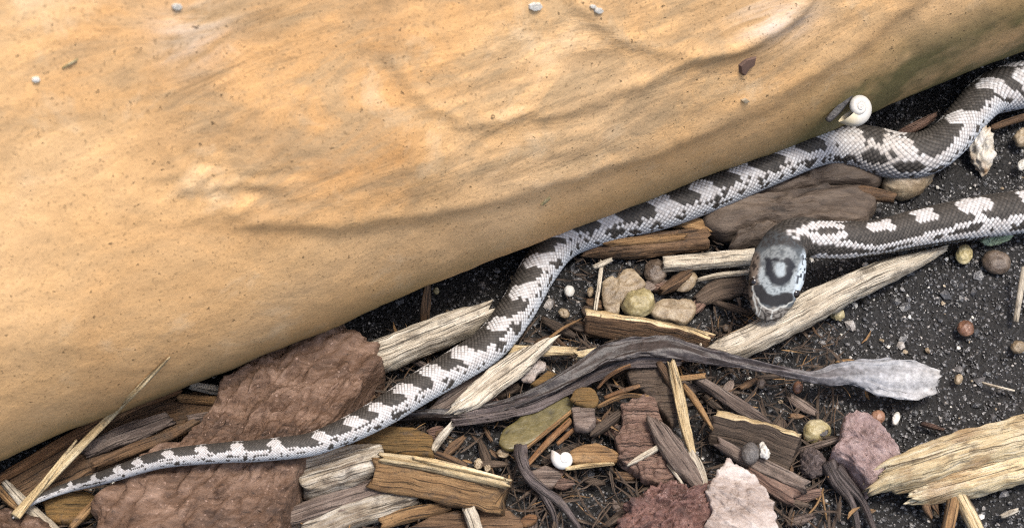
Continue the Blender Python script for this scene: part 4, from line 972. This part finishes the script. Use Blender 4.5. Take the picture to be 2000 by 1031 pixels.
blob('wood_chip', 'olive brown flat chip below the thin end of the tail', 'wood chip', [(84, 984), (130, 964), (180, 966), (190, 992), (150, 1020), (100, 1016)], 4.4, 2.4, W['olive'], p=5, rough=0.1, rings=10, segs=48)
chip('wood_chip', 'small tan splinter beside the slab below the tail', 'wood chip', [(138, 1030, 9, 6.4), (164, 1002, 14, 6.8), (190, 975, 8, 7)], 1.4, W['tan'], p=0.6, fib=0.2, m=16)

# right side
chip('stick', 'big golden split stick with a frayed dark end', 'stick', [(1702, 950, 26, 5), (1740, 932, 48, 6), (1800, 912, 66, 7), (1880, 886, 72, 7.4), (1960, 866, 76, 7.6), (2080, 836, 78, 7.6)], 8, W['gold'], p=0.6, jag=4.0, fib=0.8, m=40)
chip('stick', 'golden lower split half lying under the big golden stick', 'stick', [(1776, 970, 14, 4.5), (1830, 955, 40, 5), (1900, 936, 56, 5.4), (1980, 912, 60, 5.6), (2080, 886, 60, 5.6)], 6, W['gold'], p=0.6, jag=2.5, fib=0.7, m=34)
chip('stick', 'brown upright stub under the golden sticks', 'stick', [(1868, 950, 24, 4.6), (1858, 995, 26, 3.4), (1846, 1050, 26, 2)], 2.6, W['tan'], p=0.6, jag=0.8, fib=0.35)
chip('stick', 'paler slanting stub beside the brown upright stub', 'stick', [(1872, 962, 20, 4.8), (1892, 1000, 24, 3.6), (1916, 1050, 24, 2)], 2.4, W['straw'], p=0.6, jag=0.8, fib=0.35)
for j, (x0, y0, x1, y1) in enumerate([(1806, 975, 1820, 1012), (1822, 972, 1832, 1000)]):
    chip('wood_chip', 'ragged brown fibre hanging below the frayed golden stick', 'wood chip', [(x0, y0, 16, 3.6), ((x0 + x1) / 2 - 2, (y0 + y1) / 2, 14, 2.6), (x1, y1, 4, 1.4)], 1.2, W['brown'], group='fibres below the golden stick', p=0.6, jag=0.8, fib=0.3, m=14)
blob('leaf_flake', 'crinkled grey leaf scrap behind the big golden stick', 'flake', [(1768, 890), (1790, 872), (1822, 866), (1846, 862), (1840, 878), (1808, 896), (1780, 902)], 3.4, 2.0, W['leafgrey'], p=3, rough=0.3, nscale=5, rings=10, segs=48)
chip('twig', 'grey twig from the board chip to the pink grey stone', 'twig', [(1556, 881, 11, 3.2), (1600, 868, 13, 3.6), (1640, 856, 11, 3.8)], 'round', W['grey'], p=1, fib=0.12, jag=0.2, m=14)
blob('clod', 'crumbly grey soil clod below the grey twig', 'clod', [(1562, 890), (1584, 878), (1606, 894), (1614, 916), (1592, 930), (1566, 922)], 2.4, 5.0, W['clod'], p=2.2, rough=0.25, nscale=6, rings=12, segs=48)
for j, (pts) in enumerate([[(1618, 905, 34, 4), (1634, 940, 24, 3.4), (1660, 975, 15, 2.6), (1672, 1010, 12, 2), (1678, 1050, 8, 1.5)], [(1632, 915, 26, 4), (1662, 950, 20, 3.2), (1688, 985, 14, 2.4), (1712, 1045, 9, 1.6)]]):
    chip('root', 'dark hairy root trailing from the foot of the pink grey stone', 'root', pts, 'round', W['root'], group='roots below the pink grey stone', p=1, fib=0.3, jag=0.3, wob=0.2, m=16)
for j, pts in enumerate([[(1608, 952, 5, 2.6), (1594, 985, 5, 2), (1570, 1012, 3, 1.4)], [(1606, 962, 5, 2.4), (1610, 990, 5, 1.8), (1616, 1018, 3, 1.2)]]):
    chip('root', 'thin tan rootlet below the crumbly clod', 'root', pts, 'round', W['tan'], group='rootlets below the clod', p=1, fib=0.05, jag=0.1, wob=0.1, m=8)
blob('pebble', 'yellow olive pebble with a dark patch above the grey twig', 'pebble', [(1568, 838), (1576, 826), (1596, 822), (1614, 830), (1624, 842), (1612, 856), (1590, 864), (1572, 856)], 2.6, 4.2, W['pebyel'], p=2.1, rough=0.06, rings=12, segs=48)
pebble('dark crumb stuck on the yellow olive pebble', 1606, 840, 26, 22, 20, 4.3, W['darkleaf'], 'clod', 'clod', rough=0.3, hgt=0.22)
pebble('round grey pebble sitting on the rectangular board chip', 1465, 885, 36, 42, 0, 8.0, W['pebgry'], rough=0.05)
blob('clod', 'white knobbly crumb beside the round grey pebble', 'pebble', [(1482, 868), (1490, 862), (1496, 876), (1504, 884), (1498, 894), (1486, 890), (1484, 880)], 8.4, 2.2, W['pebwht'], p=2, rough=0.3, rings=8, segs=32)
blob('leaf', 'crumpled white papery leaf scrap under the snake body', 'leaf', [(1896, 268), (1910, 254), (1924, 262), (1940, 286), (1942, 306), (1926, 324), (1908, 312), (1894, 292)], 4.0, 3.4, W['papery'], p=2.5, rough=0.35, nscale=4, rings=12, segs=48, tilt=(0, 0.5))
blob('leaf', 'dark grey pointed leaf behind the snail shell on the planter foot', 'leaf', [(1616, 212), (1640, 196), (1668, 174), (1698, 156), (1690, 166), (1668, 186), (1648, 204), (1626, 216)], lean(1658, 190, -0.3), 0.7, W['darkleaf'], p=5, rough=0.05, rings=8, segs=40, tilt=(0.1, 0.75))
snail_shell('cream white spiral snail shell perched on the snake back', 1671, 210, lean(1671, 210, 4.4), 4.7, (0.28, -0.60, 0.75), ((0.52, 0.50, 0.46), (0.50, 0.43, 0.30), (0.20, 0.17, 0.14)), spin=4.75)
blob('lichen', 'pale green bumpy crust scrap under the snake neck', 'lichen', [(1914, 470), (1928, 464), (1946, 462), (1962, 458), (1976, 460), (1970, 468), (1952, 474), (1930, 479)], 2.6, 2.2, W['green'], p=2, rough=0.35, nscale=9, rings=10, segs=56)
pebble('pale yellow pebble in the open soil below the neck', 1883, 497, 33, 35, 20, 1.8, W['pebyel'], rough=0.14)
pebble('smooth brown pebble beside the pale yellow pebble', 1946, 512, 58, 42, 15, 1.5, W['pebbrn'], rough=0.07)
blob('clod', 'pale green white nodule under the long weathered stick', 'pebble', [(1622, 584), (1636, 574), (1652, 572), (1668, 578), (1664, 590), (1648, 588), (1632, 592)], 2.4, 2.2, W['green'], p=2, rough=0.12, rings=8, segs=36)
blob('clod', 'pale crumbly nodule cluster under the weathered stick', 'pebble', [(1614, 600), (1628, 602), (1640, 606), (1650, 614), (1640, 624), (1626, 620), (1620, 610)], 2.0, 2.4, W['pebyel'], p=2, rough=0.35, nscale=5, rings=8, segs=36)
chip('twig', 'pale green stem standing up from the open soil', 'twig', [(2001, 520, 13, 7), (1992, 575, 13, 4.5), (1984, 628, 11, 2)], 'round', W['pale'], p=1, fib=0.1, jag=0.3, m=14)
chip('root', 'white thread rootlet on the open soil', 'root', [(1918, 746, 4, 1.2), (1945, 754, 5, 1.5), (1982, 762, 3, 1.2)], 'round', W['pale'], p=1, fib=0.03, jag=0.1, m=8)
chip('wood_chip', 'short white splinter on the soil below the golden stick', 'wood chip', [(1956, 1008, 8, 1.6), (1972, 1001, 11, 2), (1988, 995, 7, 1.8)], 1.0, W['pale'], p=0.6, jag=0.4, fib=0.15, m=14)
chip('wood_chip', 'thin brown splinter on the soil above the golden stick', 'wood chip', [(1800, 826, 7, 1.2), (1822, 832, 9, 1.5), (1844, 838, 5, 1.2)], 1.0, W['bark'], p=0.6, jag=0.4, fib=0.15, m=12)
pebble('reddish brown pebble in the open soil', 1886, 641, 34, 28, 30, 1.4, W['pebora'], rough=0.10)
pebble('orange brown round pebble beside the pale oval grain', 1714, 814, 30, 26, 0, 1.8, W['pebora'], rough=0.06)
pebble('pale oval grain beside the orange brown round pebble', 1750, 816, 15, 26, 15, 1.6, W['pebwht'], rough=0.12)
pebble('small brown pebble under the stem of the withered leaf', 1486, 747, 20, 20, 0, 1.8, W['pebbrn'], rough=0.08)
pebble('small orange glossy pebble below the withered leaf', 1558, 756, 20, 24, 10, 1.6, W['pebora'], rough=0.06)
pebble('pale greenish shell grain with a hole near the golden stick', 1938, 838, 38, 21, 10, 1.6, W['green'], rough=0.10)
pebble('pale angular stone at the foot of the pale green stem', 1988, 677, 28, 24, 0, 1.6, W['pebtan'], rough=0.14)
pebble('tan nugget below the pale grey leaf blade', 1872, 740, 16, 20, 20, 1.4, W['pebtan'], rough=0.15)
pebble('white round bead in the hollow beside the snake', 1112, 568, 21, 21, 0, 2.2, W['pebwht'], rough=0.06)
pebble('small tan nub between the white bead and the upright straw', 1153, 569, 13, 20, 10, 2.2, W['pebtan'], rough=0.12)
pebble('tan angular crumb below the white bead', 1101, 611, 24, 16, 20, 2.0, W['pebtan'], rough=0.2)
pebble('pale crumb beside the upright brown twig', 852, 567, 12, 13, 0, 2.6, W['pebyel'], rough=0.12)
blob('rock_flake', 'pale pinkish chip behind the papery leaf scrap', 'flake', [(1978, 268), (1992, 254), (2012, 256), (2010, 280), (1990, 284)], 3.0, 2.4, W['pebtan'], p=3, rough=0.15, rings=8, segs=32)
pebble('white chip on the soil in front of the papery leaf scrap', 1996, 322, 16, 22, 30, 2.0, W['pebwht'], rough=0.2)
chip('twig', 'dark twig lying behind the papery leaf scrap', 'twig', [(1935, 250, 10, 2.6), (1975, 236, 12, 3), (2020, 222, 12, 3)], 'round', W['brown'], p=1, fib=0.15, jag=0.3, m=12)
chip('wood_chip', 'dark reddish splinter between the snail shell and the snake bend', 'wood chip', [(1752, 262, 8, 2.5), (1790, 246, 16, 2.8), (1826, 226, 10, 2.8)], 1.6, W['bark'], p=0.6, fib=0.25, m=16)
# marks and bits on the planter
def speck(label, cat, name, outline, mat, th=0.35, group=None):
    O = np.asarray(outline, float); c, n = on_planter(*O.mean(0))
    P = []
    for x, y in O:
        d = pdir(x, y); k = ((c - CAM) @ n) / (d @ n); P.append(CAM + d * k)
    P = np.array(P); m = len(P)
    Q = c + (P - c) * 0.8
    V = np.vstack([P - n * 0.0002, Q + n * th * MM, c + n * th * 1.1 * MM])
    F = [[k, (k + 1) % m, m + (k + 1) % m, m + k] for k in range(m)] + [[m + k, m + (k + 1) % m, 2 * m] for k in range(m)] + [list(range(m))[::-1]]
    o = mesh_obj(name, V, F, mat, shade=False, origin=c)
    return tag(o, label, cat, group)
bpy.context.view_layer.update()
speck('reddish brown angular flake stuck on the clay planter', 'flake', 'bark_flake', [(1442, 126), (1456, 112), (1478, 106), (1474, 124), (1462, 132), (1452, 148), (1444, 142)], W['bark'], 0.6)
speck('small tan pit crumb below the reddish flake on the planter', 'flake', 'bark_flake', [(1446, 194), (1456, 190), (1464, 196), (1454, 201)], W['pebtan'], 0.5)
speck('short straw thread lying on the clay planter above the snake', 'straw', 'straw', [(1054, 398), (1074, 381), (1076, 384), (1058, 400)], W['pebyel'], 0.4)
speck('fine pale straw thread stuck high on the clay planter', 'straw', 'straw', [(118, 131), (152, 112), (153, 115), (120, 134)], W['pebyel'], 0.4)
for (x, y, r) in [(1045, 12, 13), (1168, 20, 9), (1157, 12, 6), (70, 154, 8), (345, 12, 10)]:
    speck('tiny white fleck on the clay planter', 'fleck', 'fleck', [(x + r * math.cos(t) * 1.2, y + r * math.sin(t) * 0.7) for t in np.arange(7) / 7 * 6.283], W['pebwht'], 0.5, 'white flecks on the planter')

# ------------------------------------------------------------------ loose bits: grit, shreds, soil crumbs
rng = np.random.default_rng(7)
def clear_of_wall(P, margin=0.0):
    return ((P - POT0) @ WOUT) > pd[0] + margin
ICO = []
def ico():
    t = (1 + 5 ** 0.5) / 2
    v = np.array([(-1, t, 0), (1, t, 0), (-1, -t, 0), (1, -t, 0), (0, -1, t), (0, 1, t), (0, -1, -t), (0, 1, -t), (t, 0, -1), (t, 0, 1), (-t, 0, -1), (-t, 0, 1)], float)
    f = np.array([(0, 11, 5), (0, 5, 1), (0, 1, 7), (0, 7, 10), (0, 10, 11), (1, 5, 9), (5, 11, 4), (11, 10, 2), (10, 7, 6), (7, 1, 8), (3, 9, 4), (3, 4, 2), (3, 2, 6), (3, 6, 8), (3, 8, 9), (4, 9, 5), (2, 4, 11), (6, 2, 10), (8, 6, 7), (9, 8, 1)])
    return v / np.linalg.norm(v[0]), f
IV, IF = ico()
def scatter(name, n, x0, x1, y0, y1, size, mat, lift=0.3, squash=0.75, label=None, cat=None, shade=False, keep=None):
    P = np.stack([rng.uniform(x0, x1, n), rng.uniform(y0, y1, n), np.zeros(n)], -1) * MM
    P = P[clear_of_wall(P, 0.001)]
    if keep is not None: P = P[keep(P)]
    n = len(P)
    s = size(n) * MM
    P[:, 2] = ground_z(P[:, 0], P[:, 1]) + s * lift
    V = IV[None] * (1 + 0.35 * rng.uniform(-1, 1, (n, 12, 1)))
    a = rng.uniform(0, 6.283, n); c_, s_ = np.cos(a)[:, None], np.sin(a)[:, None]
    st = rng.uniform(0.75, 1.35, (n, 1))
    X = V[..., 0] * st; Y = V[..., 1]; Z = V[..., 2] * squash
    V = np.stack([X * c_ - Y * s_, X * s_ + Y * c_, Z], -1) * s[:, None, None] + P[:, None]
    F = (IF[None] + (np.arange(n) * 12)[:, None, None]).reshape(-1, 3)
    o = mesh_obj(name, V.reshape(-1, 3), F, mat, shade=shade, origin=np.zeros(3))
    return tag(o, label, cat, kind='stuff')
scatter('soil_crumbs', 100000, -150, 175, -95, 95, lambda n: 0.18 + 0.32 * rng.random(n) ** 2.4, M['crumb'], 0.35, label='loose black crumbs of garden soil', cat='soil')
scatter('soil_clods', 1500, -150, 175, -95, 95, lambda n: 0.6 + 0.9 * rng.random(n) ** 3, M['crumb'], 0.2, label='larger dark crumbs scattered over the soil', cat='soil')
scatter('grit', 650, -150, 175, -95, 95, lambda n: 0.25 + 0.55 * rng.random(n) ** 2.5, M['pebwht'], 0.7, label='tiny white grit grains scattered over the soil', cat='grit')
scatter('tan_grit', 420, -150, 175, -95, 95, lambda n: 0.25 + 0.6 * rng.random(n) ** 2.5, M['pebtan'], 0.7, label='tiny tan grit grains scattered over the soil', cat='grit')
def shreds(name, n, region, mat, lmin, lmax, label, zr):
    V, F, UV = [], [], []; k = 0
    for i in range(n):
        x = rng.uniform(region[0], region[2]); y = rng.uniform(region[1], region[3])
        if y < 905 - 0.414 * x + 60: continue
        c = at(x, y, rng.uniform(*zr)); a = rng.uniform(0, math.pi); ln = rng.uniform(lmin, lmax) * MM; wd = (0.08 + 0.34 * rng.random() ** 2) * MM; sl = rng.uniform(-0.2, 0.2)
        d = np.array([math.cos(a), math.sin(a), sl]); s = np.array([-d[1], d[0], 0]); u = np.array([0, 0, 1.0])
        bend = rng.uniform(-0.12, 0.12)
        for j, t in enumerate((-1, -0.33, 0.33, 1)):
            ww = wd * (0.35 if abs(t) == 1 else 1) * rng.uniform(0.7, 1.2)
            m_ = c + d * ln * t / 2 + s * ln * bend * (t * t)
            for (ca, cb) in ((1, 0.1), (0, 0.55), (-1, 0.1), (0, -0.4)):
                V.append(m_ + s * ww * ca + u * wd * cb); UV.append((t * ln / MM / 2 + i * 3.1, (ca * ww + cb * wd) / MM + i * 1.7))
        for j in range(3):
            for q in range(4):
                F.append([k + j * 4 + q, k + j * 4 + (q + 1) % 4, k + j * 4 + 4 + (q + 1) % 4, k + j * 4 + 4 + q])
        F.append([k, k + 3, k + 2, k + 1]); F.append([k + 12, k + 13, k + 14, k + 15]); k += 16
    o = mesh_obj(name, np.array(V), F, mat, uv=np.array(UV), origin=np.zeros(3), shade=False)
    return tag(o, label, 'mulch', kind='stuff')
shreds('mulch_shreds', 1900, (-100, 640, 1640, 1120), W['dark'], 1.5, 12, 'fine dark shreds of rotting mulch between the chips', (0.3, 4.0))
shreds('bark_shreds', 260, (-100, 600, 1640, 1120), W['brown'], 2, 9, 'fine brown shreds of bark between the chips', (0.5, 4.5))
shreds('straw_shreds', 300, (-100, 600, 1700, 1120), W['tan'], 1.5, 6, 'fine tan splinters between the chips', (1.0, 5.0))
shreds('upper_shreds', 260, (1050, 440, 1500, 720), W['dark'], 2, 8, 'fine dark shreds in the hollow beside the snake', (0.3, 3.0))
# loose fragments between the larger chips
KINDS = [('dark', 'small dark brown wood fragment lying loose deep between the larger chips', 'loose dark fragments'),
         ('bark', 'small reddish bark fragment lying loose deep between the larger chips', 'loose reddish bark fragments'),
         ('grey', 'small grey weathered wood fragment lying loose deep between the larger chips', 'loose grey fragments'),
         ('brown', 'small mid brown wood fragment lying loose deep between the larger chips', 'loose mid brown fragments')]
for i in range(96):
    x, y = rng.uniform(560, 1580), rng.uniform(690, 1030)
    if i > 80: x, y = rng.uniform(1080, 1460), rng.uniform(490, 680)
    a = rng.uniform(-0.9, 0.9) + (math.pi / 2 if i % 4 == 0 else 0); ln = rng.uniform(14, 44); wd = rng.uniform(9, 28)
    dx, dy = math.cos(a) * ln, math.sin(a) * ln * 0.8
    z = rng.uniform(1.2, 3.2)
    mt, lb, gp = KINDS[(0, 1, 0, 2, 3)[i % 5]]
    chip('wood_fragment', lb, 'wood fragment', [(x - dx, y - dy, wd * 0.6, z), (x, y, wd, z + 0.3), (x + dx, y + dy, wd * 0.5, z)], rng.uniform(0.8, 1.8), W[mt], group=gp, p=0.5, jag=0.9, fib=0.3, N=10, m=14)
